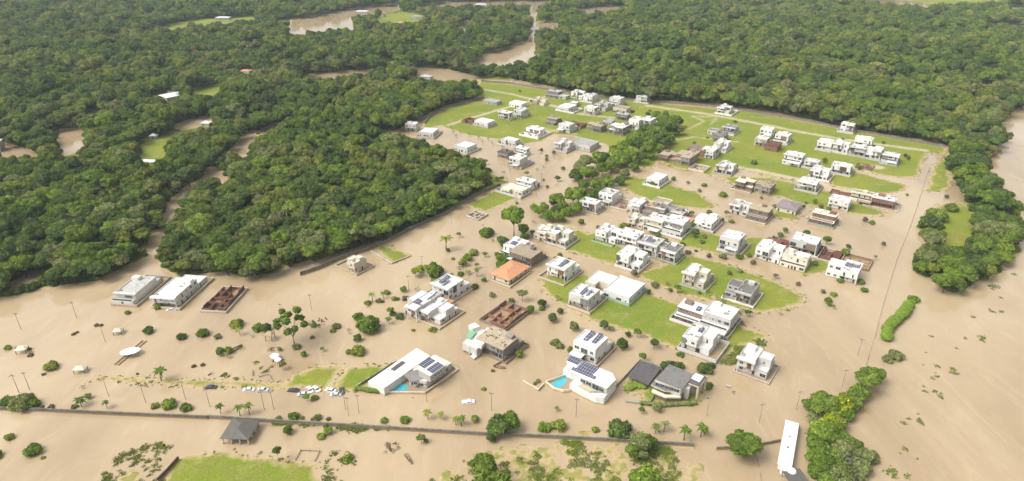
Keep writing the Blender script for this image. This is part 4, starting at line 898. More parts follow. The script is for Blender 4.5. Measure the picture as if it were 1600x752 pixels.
# long narrow white roofed building at the lower right
def longshed():
    a=Vector(un(1226,727,3)); b=Vector(un(1238,660,3)); d=b-a; L=d.length; yaw=math.atan2(d.y,d.x); c=(a+b)/2; r=empty('long_shed',(c.x,c.y,0),yaw)
    m=MB(); m.box(-L/2,L/2,-1.8,1.8,-.6,2.8); m.build('wall',M['white'],r)
    m=MB(); m.box(-L/2-.3,L/2+.3,-2.15,2.15,2.8,3.0); m.box(-L/2,L/2,-.5,.5,3.0,3.12); m.build('roof',M['roofwhite'],r)
    for x in (-2.5,3): m=MB(); m.tube([(x,0,3.1),(x,0,3.5)],[.35,.3],8); m.build('roof_vent',M['metal'],r)
    for i in range(5):
        for y,f in ((-1.81,'f'),(1.81,'b')): put(r,WM[(1.4,1.2)],'window',-L/2+L*(i+.5)/5,y,1.7,f)
    m=MB(); m.box(L/2+.1,L/2+2.6,-2.2,2.2,-.6,1.3); m.build('front_deck',M['lgreyroof'],r)
    tag(r,'long narrow white roofed building in water, lower right','shed'); ANCH.append((1232,700,'long narrow white roofed building'))
    for k,(x,y,rr,mt) in enumerate([(1226,733,1.3,'canvas'),(1237,737,1.5,'canvas')]):
        X,Y=un(x,y,2.2); m=MB(); n=12; m.tube([(0,0,-.5),(0,0,2.2),(0,0,2.9),(0,0,3.1)],[rr,rr,rr*.75,rr*.15],n); o=m.build('water_tank',M['canvas'],None,(X,Y,0)); tag(o,['pale round tank at end of long white roof, left one','white round tank at end of long white roof, right one'][k],'water tank')
    X,Y=un(1240,752); r=empty('plank_roof_shelter',(X,Y,0),R(8)); m=MB(); m.box(-3,3,-3.5,2.6,2.2,2.4); m.build('roof',M['greytile'],r)
    for x in (-2.8,2.8):
        for y in (-3.2,2.3): m=MB(); m.tube([(x,y,-.5),(x,y,2.2)],[.12,.12],6); m.build('post',M['wood'],r)
    tag(r,'grey plank roofed shelter at bottom edge below long shed','shelter')
longshed()
# long boundary walls
wallpix([(-60,639),(0,641),(60,643),(160,648),(324,655)],1.5,'wall_grey','grey stained boundary wall crossing the lower left water',t=.5,name='boundary_wall',cat='wall',zb=-1)
wallpix([(326,654),(420,660),(600,671),(760,681),(880,686),(1000,693),(1082,698)],1.5,'wall_grey','brown stained boundary wall running to the palms',t=.5,name='boundary_wall',cat='wall',zb=-1)
wallpix([(1120,703),(1168,701),(1218,691)],1.2,'wall_grey','short wall stub between big tree and long shed',t=.4,name='boundary_wall',cat='wall',zb=-1)
wallpix([(470,431),(500,421),(530,407),(578,391),(604,380),(640,361),(700,334),(722,319),(750,304),(782,291)],2.2,'wall_grey','boundary wall along the foot of the forest block',t=.4,name='boundary_wall',cat='wall')
wallpix([(664,194),(670,186),(692,172),(722,161),(756,154)],2.0,'wall_grey','curved pale boundary wall by the upper left forest',t=.4,name='boundary_wall',cat='wall')
wallpix([(752,128),(800,132),(870,144),(930,153),(1000,159),(1100,166),(1180,177),(1250,189),(1300,199),(1400,218),(1476,231)],2.0,'wall_grey','long boundary wall below the far forest edge',t=.4,name='boundary_wall',cat='wall')
wallpix([(580,394),(612,413),(640,402)],.9,'pale','low wall on the small grassy plot by forest')
def fenceline(pts,label,hgt=1.0,step=3.,mat='metal',gap=.25,name='fence'):
    rnd=random.Random(len(pts)*7+int(pts[0][0])); o=un(*pts[0]); r=empty(name,(o[0],o[1],0)); b=MB(); rails=MB()
    Q=[Vector((un(*p)[0]-o[0],un(*p)[1]-o[1])) for p in pts]
    for a,c in zip(Q[:-1],Q[1:]):
        n=max(1,int((c-a).length/step))
        for i in range(n):
            p=a.lerp(c,i/n); q=a.lerp(c,(i+1)/n)
            hh=hgt*rnd.uniform(.5,1.1); b.box(p.x-.07,p.x+.07,p.y-.07,p.y+.07,-.6,hh)
            if rnd.random()>gap: rails.bar(p,q,.06,hgt*.12,hgt*rnd.uniform(.35,.6))
    b.build('posts',M[mat],r); rails.build('mesh_panel',M[mat],r); tag(r,label,'fence'); return r
fenceline([(1452,262),(1434,320),(1424,350),(1402,405),(1382,470),(1366,530),(1352,575)],'drowned fence following the flooded road on the right',.7)
fenceline([(1180,705),(1186,730),(1194,790)],'drowned fence below the big tree by long shed',.7)
fenceline([(462,720),(470,705),(500,706),(492,722)],'square wire pen beside the lower left meadow',1.1,gap=.1)
fenceline([(380,590),(395,588),(395,580),(405,590),(420,586),(425,594)],'playground rails standing in water behind the cars',1.3,gap=.4)
wallpix([(248,752),(262,738),(279,719)],1.5,'wood','dark timber wall on edge of the lower meadow',t=.4,name='timber_wall',cat='wall')
# ---------------------------------------------------------------- small shelters, boats, cars, debris
def gazebo(px,py,w,d,yaw,hgt,mat,label,name='gazebo'):
    X,Y=un(px,py); r=empty(name,(X,Y,0),yaw)
    m=MB(); m.add([(-w/2,-d/2,hgt),(w/2,-d/2,hgt),(w/2,d/2,hgt),(-w/2,d/2,hgt),(-w/2,-d/2,hgt+.15),(w/2,-d/2,hgt+.15),(w/2,d/2,hgt+.15),(-w/2,d/2,hgt+.15),(-w*.2,0,hgt+.9),(w*.2,0,hgt+.9)],
       [(3,2,1,0),(0,1,5,4),(1,2,6,5),(2,3,7,6),(3,0,4,7),(4,5,9,8),(5,6,9),(6,7,8,9),(7,4,8)]); m.build('roof',M[mat],r)
    for x in (-w/2+.3,w/2-.3):
        for y in (-d/2+.3,d/2-.3): m=MB(); m.box(x-.1,x+.1,y-.1,y+.1,-.5,hgt); m.build('post',M['wood'],r)
    tag(r,label,'shelter'); ANCH.append((px,py,label)); return r
gazebo(186,521,3.6,3.4,R(10),1.6,'cream','small cream roofed shelter above the oval canopy')
gazebo(36,550,4,3.6,R(12),1.8,'cream','cream roofed shelter near left edge of water')
gazebo(127,581,4.4,3.2,R(5),1.7,'cream','cream roofed shelter nearest the thin grass bank')
gazebo(423,531,3.2,3.6,R(-5),3.0,'sand','straw coloured tall shelter beside the umbrella tree')
X,Y=un(203,548,2.2); r=empty('oval_canopy',(X,Y,0),R(20)); m=MB(); n=16
m.add([(math.cos(2*math.pi*i/n)*3.7,math.sin(2*math.pi*i/n)*2.6,2.0) for i in range(n)]+[(math.cos(2*math.pi*i/n)*2.2,math.sin(2*math.pi*i/n)*1.4,2.5) for i in range(n)]+[(0,0,2.7)],
   [tuple(range(n-1,-1,-1))]+[(i,(i+1)%n,n+(i+1)%n,n+i) for i in range(n)]+[(n+i,n+(i+1)%n,2*n) for i in range(n)]); m.build('canvas_top',M['canvas'],r)
for i in range(6): m=MB(); x,y=math.cos(i*math.pi/3)*2.8,math.sin(i*math.pi/3)*1.9; m.tube([(x,y,-.5),(x,y,2.1)],[.08,.08],6); m.build('post',M['metal'],r)
tag(r,'white oval canopy standing over a timber footbridge','canopy'); ANCH.append((203,548,'white oval canopy'))
a_=un(182,571); b_=un(226,533); r=empty('footbridge',(a_[0],a_[1],0))
for dx in (-.9,.9): m=MB(); d_=Vector((b_[0]-a_[0],b_[1]-a_[1])); nn=Vector((-d_.y,d_.x)).normalized()*dx; m.bar(nn,d_+nn,.22,-.2,.35); m.build('rail',M['wood'],r)
m=MB(); m.bar((0,0),d_,1.3,-.2,.05); m.build('walkway',M['wood'],r); tag(r,'half sunken timber footbridge under white oval canopy','footbridge')
for k,(x,y,s_,lb) in enumerate([(429,555,1.9,'larger pale parasol beside the playground rails'),(434,561,1.4,'smaller pale parasol behind playground rails, lower right one')]):
    X,Y=un(x,y,2); r=empty('parasol',(X,Y,0)); m=MB(); m.tube([(0,0,1.7),(0,0,2.0),(0,0,2.5)],[s_,s_*.8,.1],8); m.build('canopy',M['canvas'],r); m=MB(); m.tube([(0,0,-.5),(0,0,1.8)],[.06,.06],6); m.build('pole',M['metal'],r); tag(r,lb,'parasol')
def boat(px,py,L,B_,yaw,mat,label,cat='boat',name='boat',up=False):
    X,Y=un(px,py); r=empty(name,(X,Y,0),yaw); b=MB(); n=9; rings=[]
    for i in range(n):
        u=i/(n-1); x=(u-.5)*L; wd=B_/2*(math.sin(math.pi*min(1,u*.72+.28))**.6 if u<.999 else .05)*(1 if u>.02 else .8); zz=.55+.35*u*u
        rings.append([(x,-wd,zz),(x,-wd*.65,-.2),(x,wd*.65,-.2),(x,wd,zz),(x,wd*.8,zz-.05),(x,wd*.55,.12),(x,-wd*.55,.12),(x,-wd*.8,zz-.05)])
    base=0
    for rg in rings: b.v+=rg
    for i in range(n-1):
        for k in range(8): b.f.append((i*8+k,i*8+(k+1)%8,(i+1)*8+(k+1)%8,(i+1)*8+k)); b.m.append(0)
    b.f.append(tuple(range(8))); b.m.append(0); b.f.append(tuple((n-1)*8+7-k for k in range(8))); b.m.append(0)
    b.build('hull',M[mat],r)
    for u in (-.22,.08): s=MB(); s.box(u*L-.15,u*L+.15,-B_*.34,B_*.34,.3,.38); s.build('seat',M['wood'],r)
    tag(r,label,cat); ANCH.append((px,py,label))
boat(781,575,4.6,1.6,R(-20),'redhull','dark red boat moored by the green roofed house')
boat(368,546,6.0,1.9,R(50),'darkhull','dark hull lying alone in the left water')
boat(638,718,5.4,1.1,R(-58),'darkhull','slim dark dugout near bottom below long wall','boat','canoe')
boat(1137,605,1.9,1.0,R(-25),'canvas','tiny white dinghy floating between two big houses','boat','dinghy')
def box_car(kind='car'):
    body=MB(); L_,W_=4.3,1.75
    prof=[(-2.15,.35),(-2.15,.85),(-1.9,.98),(-1.25,1.02),(-.65,1.42),(.75,1.45),(1.35,1.05),(2.0,.9),(2.15,.7),(2.15,.35)]
    if kind=='pickup': prof=[(-2.4,.4),(-2.4,1.0),(-.5,1.0),(-.45,1.55),(.75,1.55),(1.3,1.08),(2.2,.95),(2.4,.75),(2.4,.4)]
    n=len(prof)
    def wd(z): return W_/2 if z<1.1 else W_/2*.80
    body.add([(x,-wd(z),z) for x,z in prof]+[(x,wd(z),z) for x,z in prof],[tuple(range(n-1,-1,-1)),tuple(range(n,2*n))]+[(i,(i+1)%n,n+(i+1)%n,n+i) for i in range(n)])
    gl=MB()
    xs=(-1.1,-.62,.72,1.22) if kind=='car' else (-.40,-.38,.72,1.2)
    for sgn in(-1,1): gl.add([(xs[0],sgn*.885,1.06),(xs[3],sgn*.885,1.06),(xs[2]-.05,sgn*.72,1.40),(xs[1]+.05,sgn*.72,1.40)],[(0,1,2,3)] if sgn<0 else [(3,2,1,0)])
    gl.add([(xs[3]+.06,-.72,1.10),(xs[3]+.06,.72,1.10),(xs[2]+.06,.62,1.44),(xs[2]+.06,-.62,1.44)],[(0,1,2,3)])
    if kind=='car': gl.add([(-1.24,.72,1.06),(-1.24,-.72,1.06),(-.70,-.62,1.43),(-.70,.62,1.43)],[(0,1,2,3)])
    wl=MB(); wl.tube([(0,-.12,0),(0,.12,0)],[.33,.33],12)
    hl=MB(); hl.box(-.05,.05,-.2,.2,-.08,.08)
    return body,gl.mesh('windows',[M['glass']]),wl.mesh('wheel',[M['tyre']]),hl.mesh('headlight',[M['frame']]),kind
CARM={k:box_car(k) for k in('car','pickup')}; CBODY={}
def car(px,py,yaw,col,label,kind='car',z=-.45,tilt=0):
    b,g,wl,hl,_=CARM[kind]
    if (kind,col) not in CBODY: CBODY[(kind,col)]=b.mesh('body',[M[col]])
    X,Y=un(px,py); r=empty('parked_car' if kind=='car' else 'pickup_truck',(X,Y,z),yaw); r.rotation_euler=(0,R(tilt),yaw)
    link('body',CBODY[(kind,col)],r); link('windows',g,r)
    for x in (-1.35,1.35):
        for y in (-.8,.8): link('wheel',wl,r,(x,y,.33))
    for y in (-.6,.6): link('headlight',hl,r,(2.14 if kind=='car' else 2.4,y,.68))
    tag(r,label,'car' if kind=='car' else 'pickup truck','cars stranded along the flooded road'); ANCH.append((px,py,label))
car(330,606,R(178),'car_black','black car half submerged, leftmost beside the thin grass bank')
car(389,610,R(2),'car_white','white sedan second from left beside the grass bank')
car(411,610,R(175),'car_silver','silver car beside the thin grass bank, right of white sedan')
car(459,611,R(-6),'car_black','dark car in front of the left mown lawn')
car(474,617,R(10),'car_silver','silver car lowest of trio before the left mown lawn')
car(484,610,R(-55),'car_white','white car parked slanting in middle of lawn trio')
car(494,609,R(-40),'car_white','white car parked slanting at right of lawn trio')
car(517,611,R(-20),'car_white','white car above silver wagon by lawn path')
car(525,618,R(5),'car_silver','silver wagon lowest beside the lawn path')
car(534,612,R(-75),'car_black','dark car turned end on by the right lawn')
car(732,629,R(5),'car_white','white pickup alone in open water above long wall','pickup')
car(928,623,R(-85),'car_silver','silver car in front of white solar pool house')
car(268,485,R(10),'car_white','white car under carport of long white house')
def debris(px,py,s,mat,label,name='debris',cat='debris',seed=1):
    X,Y=un(px,py); rnd=random.Random(seed); b=MB()
    for i in range(16):
        x,y=rnd.uniform(-s,s)*.7,rnd.uniform(-s,s)*.7; q=rnd.uniform(.2,.5)*s; t=rnd.uniform(0,3); a=Vector((math.cos(t),math.sin(t)))*q; hgt=rnd.uniform(.2,1.)*s*.5*(1-.5*(x*x+y*y)/s/s)
        b.add([(x-a.x,y-a.y,-.1),(x+a.y,y-a.x,-.1),(x+a.x,y+a.y,-.1),(x-a.y*.3,y+a.x*.4,hgt),(x,y,hgt*.8)],[(0,1,4),(1,2,4),(2,3,4),(3,0,4),(0,2,1),(0,3,2)])
    o=b.build(name,M[mat],None,(X,Y,0)); tag(o,label,cat)
debris(612,700,3.0,'wall_grey','grey jagged rock pile below the long wall','rock_pile','rocks',3)
debris(1147,614,1.2,'brown','small brown floating wreckage left of lone white house',seed=4)
debris(424,546,2.0,'darkhull','dark heap of branches below straw coloured shelter','branch_heap','branches',5)
debris(1145,466,2.6,'sand','pale sand heap beside the grey pergola house','sand_heap','sand heap',6)
debris(1118,464,3.2,'sand','wide pale sand heap beside the cream balcony house','sand_heap','sand heap',7)
debris(50,552,1.3,'darkhull','dark clump beside left edge shelter','branch_heap','branches',8)
# ---------------------------------------------------------------- automatic relation labels for repeats
AUTO=[]     # (object,px,py,look)
def rel(px,py):
    best=min(ANCH,key=lambda a:(a[0]-px)**2+((a[1]-8-py)*1.4)**2); dx,dy=px-best[0],py-(best[1]-8)
    rr=('left of' if dx<0 else 'right of') if abs(dx)>abs(dy)*1.2 else ('in front of' if dy>0 else 'behind')
    return rr,best
def auto(o,px,py,look): AUTO.append((o,px,py,look))
REGION={'tree island at lower right','wooded park belt','drowned palm row','golden tree group above the twin block'}
def flush_auto():
    G={}
    for a in AUTO:
        rr,b=rel(a[1],a[2])
        if b[2] in REGION: rr='in'
        G.setdefault((a[3],rr,b[2]),[]).append((math.hypot(a[1]-b[0],a[2]-b[1]),a,rr,b))
    ORD=['first','second','third','fourth','fifth','sixth','seventh','eighth','ninth','tenth','eleventh','twelfth','thirteenth','fourteenth','fifteenth','sixteenth','seventeenth','eighteenth','nineteenth','twentieth']+['position %d'%i for i in range(21,60)]
    for (look,rr,b),L in G.items():
        reg=rr=='in'; L.sort(key=lambda e:e[1][1] if reg else e[0])
        for i,(d,a,_,__) in enumerate(L):
            if reg: words=(f"{look} in the {b}"+(f", {ORD[i]} from left" if len(L)>1 else '')).split()
            else:
                pre='' if len(L)==1 else 'nearest ' if i==0 else ORD[i]+' nearest '
                words=f"{pre}{look} {rr} the {b}".split()
            words=words[:16]
            while words[-1] in ('on','of','the','at','behind','in','by','with','and','above','before','beside','its','his','open','a','for','to','two','three','tall','grey','white','front','cluster'): words.pop()
            a[0]['label']=' '.join(words).rstrip(',')
ANCH+=[(205,596,'thin grass bank'),(60,643,'left end of the grey long wall'),(240,650,'grey stained long wall'),(450,662,'long wall beside grey tiled barn'),(560,669,'long wall above the rock pile'),(660,676,'middle of the long wall'),(860,686,'brown long wall near round bushes'),(1040,695,'right end of the long wall'),(1300,620,'tree island at lower right'),(370,735,'lower left meadow'),(1490,350,'grassy clearing on right bank'),(665,425,'golden tree group above the twin block'),(990,255,'wooded park belt'),(745,212,'drowned palm row')]
# ---------------------------------------------------------------- single trees: px,py = foot, width in photo pixels, kind, colour
def TR(px,py,wpx,kind,col,look=None,grp='street and garden trees in the flood',sq=1.0,zoff=-.25):
    r=wpx/pxm(py)/2; X,Y=un(px,py); hz=float(terrain_h(np.array([[X,Y]]))[0][0])
    o=plant(kind,col,X,Y,max(hz,zoff),r,None,{'palm':'palm','bush':'bush','column':'tree','sparse':'tree'}.get(kind,'tree'),grp,sq=sq)
    sz='small ' if wpx<12 else ('large ' if wpx>30 else '')
    auto(o,px,py,f"{sz}{WORD[col]} {look or {'palm':'palm','bush':'bush','round':'round tree','umbrella':'spreading tree','airy':'open crowned tree','sparse':'thin bare tree','column':'columnar tree','tall':'tall tree','forest':'broad tree'}[kind]}")
    return o
rt=random.Random(11)
for x,y,w_,c in [(816,471,17,'dark'),(847,480,15,'dark'),(829,490,13,'mid'),(863,503,17,'dark'),(875,490,11,'dark'),(897,517,15,'dark'),(944,515,14,'dark'),(955,517,9,'olive'),(972,545,19,'dark'),(995,527,13,'mid'),(981,526,10,'dark'),(1021,546,15,'dark'),(1004,565,13,'mid'),(1022,542,12,'dark'),(1063,556,12,'mid'),(741,452,11,'dark'),(769,464,11,'dark'),(715,440,12,'dark'),(756,440,9,'mid'),(733,408,11,'mid'),(758,402,9,'mid'),(799,473,10,'dark'),(1157,426,9,'olive'),(1211,436,9,'brown'),(1247,446,9,'brown'),(1286,458,8,'brown'),(1226,364,9,'mid'),(1219,371,10,'mid'),(1259,371,11,'dark'),(1249,379,10,'mid'),(1291,383,12,'mid'),(1320,399,14,'mid'),(1325,389,9,'dark'),(1108,336,10,'mid'),(1052,283,8,'olive'),(1101,291,9,'dark'),(1093,300,7,'brown'),(1075,287,6,'brown'),(1177,257,10,'dark'),(1288,256,8,'dark'),(1341,266,8,'mid'),(1414,247,6,'dark'),(1399,245,6,'olive'),(1418,251,7,'brown'),(1478,310,7,'brown'),(1351,347,9,'brown'),(1380,384,7,'brown'),(1012,461,9,'dark'),(1023,449,13,'olive'),(1047,456,8,'brown'),(1058,458,12,'mid'),(1013,458,7,'dark'),(1128,480,13,'olive'),(1167,495,11,'dark'),(1107,403,8,'brown'),(1176,413,9,'brown'),(1139,430,8,'brown'),(908,351,11,'dark'),(935,358,8,'brown'),(945,436,7,'olive'),(888,408,9,'dark'),(991,432,11,'brown'),(1075,396,10,'brown'),(1159,508,7,'brown'),(820,372,16,'dark'),(833,368,11,'mid'),(854,252,6,'olive'),(846,237,6,'brown'),(854,246,6,'brown'),(865,241,6,'dark'),(1134,340,9,'olive'),(871,284,9,'dark'),(855,294,6,'brown'),(1127,347,8,'mid'),(1255,324,6,'dark'),(1417,306,4,'brown'),(706,434,8,'mid')]:
    TR(x,y,w_*1.08,rt.choice(['round','round','bush','umbrella','forest']) if w_>8 else 'round',{'dark':rt.choice(['dark','dark','mid','olive'])}.get(c,c),sq=rt.uniform(.8,1.2),look='round tree')
for x,y,w_,c in [(760,368,24,'mid'),(783,378,18,'olive'),(790,384,20,'dark'),(786,408,24,'mid'),(784,418,20,'mid'),(578,517,42,'mid'),(560,499,20,'mid'),(624,497,16,'dark'),(614,492,12,'olive'),(676,517,13,'lime'),(646,517,7,'lime'),(575,475,12,'lime'),(591,472,9,'olive'),(598,472,7,'mid'),(616,468,10,'lime'),(634,468,12,'grey'),(526,512,14,'olive'),(520,518,10,'lime'),(488,528,8,'mid'),(560,552,24,'lime'),(545,552,12,'lime'),(35,636,40,'olive'),(14,632,26,'mid'),(52,635,26,'mid'),(116,637,11,'olive'),(80,637,11,'brown'),(67,636,6,'brown'),(243,636,14,'lime'),(265,636,24,'bright'),(290,640,20,'mid'),(52,708,27,'mid'),(-6,714,20,'mid'),(435,655,11,'olive'),(458,654,19,'mid'),(496,655,15,'olive'),(513,656,9,'olive'),(472,654,8,'olive'),(488,656,7,'brown'),(546,717,16,'lime'),(632,659,18,'bright'),(600,659,13,'bright'),(930,673,13,'lime'),(851,671,22,'bright'),(874,669,26,'lime'),(967,680,42,'dark'),(785,672,12,'olive'),(730,404,14,'mid'),(740,398,16,'lime'),(690,440,16,'brown'),(1427,471,19,'bright'),(1397,560,26,'olive'),(1385,564,18,'olive'),(232,519,18,'dark'),(284,529,16,'dark'),(318,524,20,'mid'),(340,528,13,'olive'),(370,510,22,'lime'),(403,516,20,'mid'),(416,516,20,'dark'),(80,576,22,'lime'),(151,509,8,'brown'),(158,509,7,'brown'),(115,523,7,'brown'),(121,520,6,'brown'),(12,545,12,'lime'),(46,546,7,'brown'),(48,556,9,'brown'),(27,544,6,'lime'),(68,586,7,'brown'),(303,573,8,'brown'),(317,571,8,'brown'),(369,593,7,'lime'),(68,716,8,'lime'),(16,685,16,'lime'),(215,585,5,'brown'),(1046,578,28,'dark'),(1060,575,20,'mid'),(1101,580,26,'dark'),(1112,574,14,'dark'),(1106,605,16,'mid'),(1075,632,14,'mid'),(690,459,10,'olive'),(682,428,26,'mid'),(1035,280,16,'mid'),(1020,291,12,'mid'),(1345,443,14,'mid'),(1313,441,12,'mid'),(1350,455,12,'mid'),(1130,307,14,'lime'),(1267,297,10,'dark'),(1211,324,9,'mid'),(1142,348,10,'olive'),(975,355,14,'lime'),(1038,378,14,'lime'),(985,420,9,'brown'),(770,580,7,'brown'),(841,597,9,'olive'),(836,600,7,'brown'),(756,609,9,'lime'),(200,490,10,'olive'),(248,482,14,'mid'),(655,603,12,'mid'),(1155,404,14,'mid'),(645,622,3,'brown'),(1485,330,20,'mid'),(1462,345,34,'mid'),(1100,372,9,'olive')]:
    TR(x,y,w_,'bush',c)
re_=random.Random(21)
def free(x,y,d=15): return all((a[0]-8-x)**2+((a[1]-10-y)*1.5)**2>(d*(.5+y/600))**2 for a in ANCH)
for poly,n in [([(560,470),(640,440),(690,380),(760,350),(800,420),(740,460),(640,500),(560,520)],34),([(800,330),(900,340),(880,440),(800,500),(740,560),(900,560),(900,500)],14),([(900,310),(1000,300),(1130,340),(1200,400),(1100,410),(950,350)],16),([(1000,430),(1150,470),(1280,500),(1250,380),(1330,370),(1380,420),(1300,520),(1120,520)],18),([(720,210),(860,225),(900,250),(800,330),(760,260)],12),([(330,500),(560,480),(600,540),(420,590),(330,580)],16),([(60,600),(1080,640),(1080,660),(60,620)],7),([(420,662),(700,682),(700,700),(420,675)],6),([(1100,280),(1340,320),(1400,360),(1200,350)],10)]:
    xs=[p[0] for p in poly]; ys=[p[1] for p in poly]; k=0
    for _ in range(600):
        x,y=re_.uniform(min(xs),max(xs)),re_.uniform(min(ys),max(ys))
        if k>=n: break
        if not inpoly(np.array([x]),np.array([y]),poly)[0] or not free(x,y): continue
        sc_=(y+140)/520; TR(x,y,re_.uniform(5,12)*sc_,re_.choice(['bush','round','umbrella','palm','round','sparse']),re_.choice(['lime','mid','mid','olive','bright','olive'])); k+=1
# clipped hedges
def hedge(pts,wd,hg,col,label):
    o=un(*pts[0]); V=[];Fs=[];Tt=[]; rnd=np.random.default_rng(int(pts[0][0])); n=0
    Q=[np.array(un(*p))-np.array(o) for p in pts]
    for a,b in zip(Q[:-1],Q[1:]):
        k=max(2,int(np.linalg.norm(b-a)/.8))
        for i in range(k+1):
            c=a+(b-a)*i/k; vv=ICV*np.array([wd/2,wd/2,hg/2])*rnd.uniform(.85,1.15); vv=vv*(1+rnd.uniform(-.12,.12,(len(vv),1))); vv+=np.array([c[0],c[1],hg/2]); V.append(vv); Fs.append(ICF+n); n+=len(vv); Tt.append(rnd.uniform(.7,1.3,len(ICF)))
    me=bpy.data.meshes.new('hedge'); me.from_pydata(np.concatenate(V).tolist(),[],np.concatenate(Fs).tolist()); at=me.attributes.new('tint','FLOAT','FACE'); at.data.foreach_set('value',np.concatenate(Tt).astype(np.float32)); me.materials.append(FOL[col])
    ob=link('hedge',me,None,(o[0],o[1],0)); tag(ob,label,'hedge')
hedge([(1002,632),(1035,635),(1085,632)],1.8,1.6,'olive','long clipped hedge before the angular beige house')
hedge([(1419,481),(1413,490),(1404,500),(1392,509),(1386,518),(1385,531)],4.6,3.2,'bright','ragged green hedge standing in the right river, between two bushes')
hedge([(558,609),(580,613),(600,614)],2.0,1.8,'mid','clipped hedge at left front of blue pool house')
hedge([(982,608),(995,602),(1005,606)],3.4,1.4,'bright','bright low hedge beneath the dark gravel roof')
hedge([(900,612),(918,620)],1.2,1.2,'mid','short hedge below balcony of white solar house')
hedge([(566,600),(612,571)],1.2,1.3,'olive','slim hedge between lawn and long white roof')
for x,y,w_,c,k,sq in [(803,374,42,'bright','umbrella',1.15),(818,366,20,'mid','round',1),(697,392,24,'lime','palm',1),(668,428,14,'yellow','umbrella',1),(650,433,20,'yellow','umbrella',.7),(657,425,14,'yellow','round',1),(680,434,26,'mid','round',1.1),(723,416,16,'lime','round',1),(460,538,50,'mid','airy',1.1),(500,514,30,'grey','sparse',1.1),(488,508,16,'grey','sparse',1),(436,722,15,'mid','umbrella',1.8),(768,690,18,'dark','round',1),(755,752,44,'mid','tall',.9),(780,678,42,'dark','round',.9),(795,672,38,'mid','round',.9),(742,657,12,'olive','round',1),(502,684,15,'lime','bush',1),
  (1000,712,38,'olive','column',.55),(990,715,30,'mid','column',.5),(1015,700,26,'mid','round',1),(1160,716,54,'mid','forest',.85),(1168,708,34,'bright','round',1.1),(1008,760,50,'bright','bush',1.2),(770,770,60,'mid','bush',1.3),(1085,372,13,'dark','column',.62),
  (1350,612,44,'mid','tall',.7),(1362,598,34,'mid','forest',.8),(1335,628,36,'mid','round',.8),(1285,648,48,'mid','forest',.75),(1312,647,36,'yellow','round',1.25),(1325,642,18,'lime','round',1),(1290,676,38,'yellow','round',1.0),(1308,672,28,'lime','round',1.1),(1272,650,22,'mid','palm',1),(1266,660,20,'olive','palm',1),(1282,688,50,'bright','round',.8),(1300,695,32,'mid','round',.8),(1316,690,24,'mid','palm',1),(1280,715,44,'mid','round',.8),(1284,735,40,'mid','round',.8),(1318,712,44,'olive','round',.7),(1345,722,40,'olive','round',.7),(1326,738,50,'grey','sparse',1),(1310,752,46,'olive','bush',1),(1292,756,36,'mid','bush',1),(1340,740,40,'olive','bush',1),(1342,622,34,'bright','round',.8),(1330,640,34,'mid','round',.8),(1318,655,30,'mid','round',.8),(1298,658,34,'bright','round',.8),(1300,680,34,'bright','round',.8),(1270,700,30,'mid','round',.9),(1268,722,28,'bright','round',.9),(1300,722,36,'mid','round',.8),(1330,705,34,'mid','round',.8),(1360,718,26,'olive','bush',1),(1310,738,36,'mid','round',.8),(1275,742,30,'mid','bush',1.2),(1262,640,24,'mid','round',.9)]:
    TR(x,y,w_,k,c,sq=sq)
for x,y,w_,c in [(252,595,24,'mid'),(128,636,22,'dark'),(168,638,14,'dark'),(345,647,16,'dark'),(375,650,20,'mid'),(390,648,18,'mid'),(669,655,17,'lime'),(689,655,15,'lime'),(712,664,16,'lime'),(721,666,18,'mid'),(741,662,13,'lime'),(1024,678,19,'mid'),(1037,675,19,'olive'),(1068,688,24,'mid'),(1094,683,24,'mid'),(1100,680,16,'lime'),(1458,440,18,'mid'),(1440,425,18,'mid')]:
    TR(x,y,w_,'palm',c)
for x,y in [(705,203),(709,211),(713,216),(719,209),(733,214),(748,217),(754,226),(763,221),(769,227),(780,226),(785,233),(842,240)]: TR(x,y,5.5,'palm','olive',zoff=0)
# park belt
rp=random.Random(5)
for x,y,w_ in [(905,274,22),(915,266,24),(900,284,24),(925,282,26),(935,262,28),(955,270,26),(962,256,30),(985,256,30),(975,246,30),(880,330,20),(865,322,17),(895,322,28),(885,338,18),(905,312,24),(930,298,22),(945,290,20),(850,332,18),(835,330,15),(858,346,22),(872,348,20),(952,292,18),(968,290,18),(925,317,20),(998,243,28),(1012,236,28),(1027,226,28),(1040,214,28),(1052,202,24),(1035,200,22),(1003,228,24),(1060,200,16),(988,231,22),(1020,212,20),(1045,226,20),(870,300,0),(940,276,22),(1000,258,20),(1015,250,18),(912,298,20),(890,308,18),(868,336,18),(877,344,14),(1030,240,16),(1008,205,14),(1000,212,12),(910,326,18),(915,285,26),(940,262,26),(970,262,28),(948,300,22),(935,310,22),(900,335,22),(870,324,24),(842,340,18),(1020,222,26),(1045,212,24),(1010,248,26),(990,268,20),(975,280,18),(1032,232,24),(1060,212,20),(960,246,22),(1025,190,18)]:
    if w_: TR(x,y,w_*1.02,rp.choice(['round','round','forest','round']),rp.choice(['mid','bright','mid','dark','bright','olive']),grp='park trees between the two halves of the estate')
for x,y in [(1025,178),(1040,178),(1015,175),(1070,240),(1105,217),(1118,222),(1084,225),(812,144),(1012,180),(1050,183),(1148,192),(1316,219),(1380,225),(1190,216)]: TR(x,y,rp.choice([5,6,8]),'bush',rp.choice(['mid','olive','dark']))
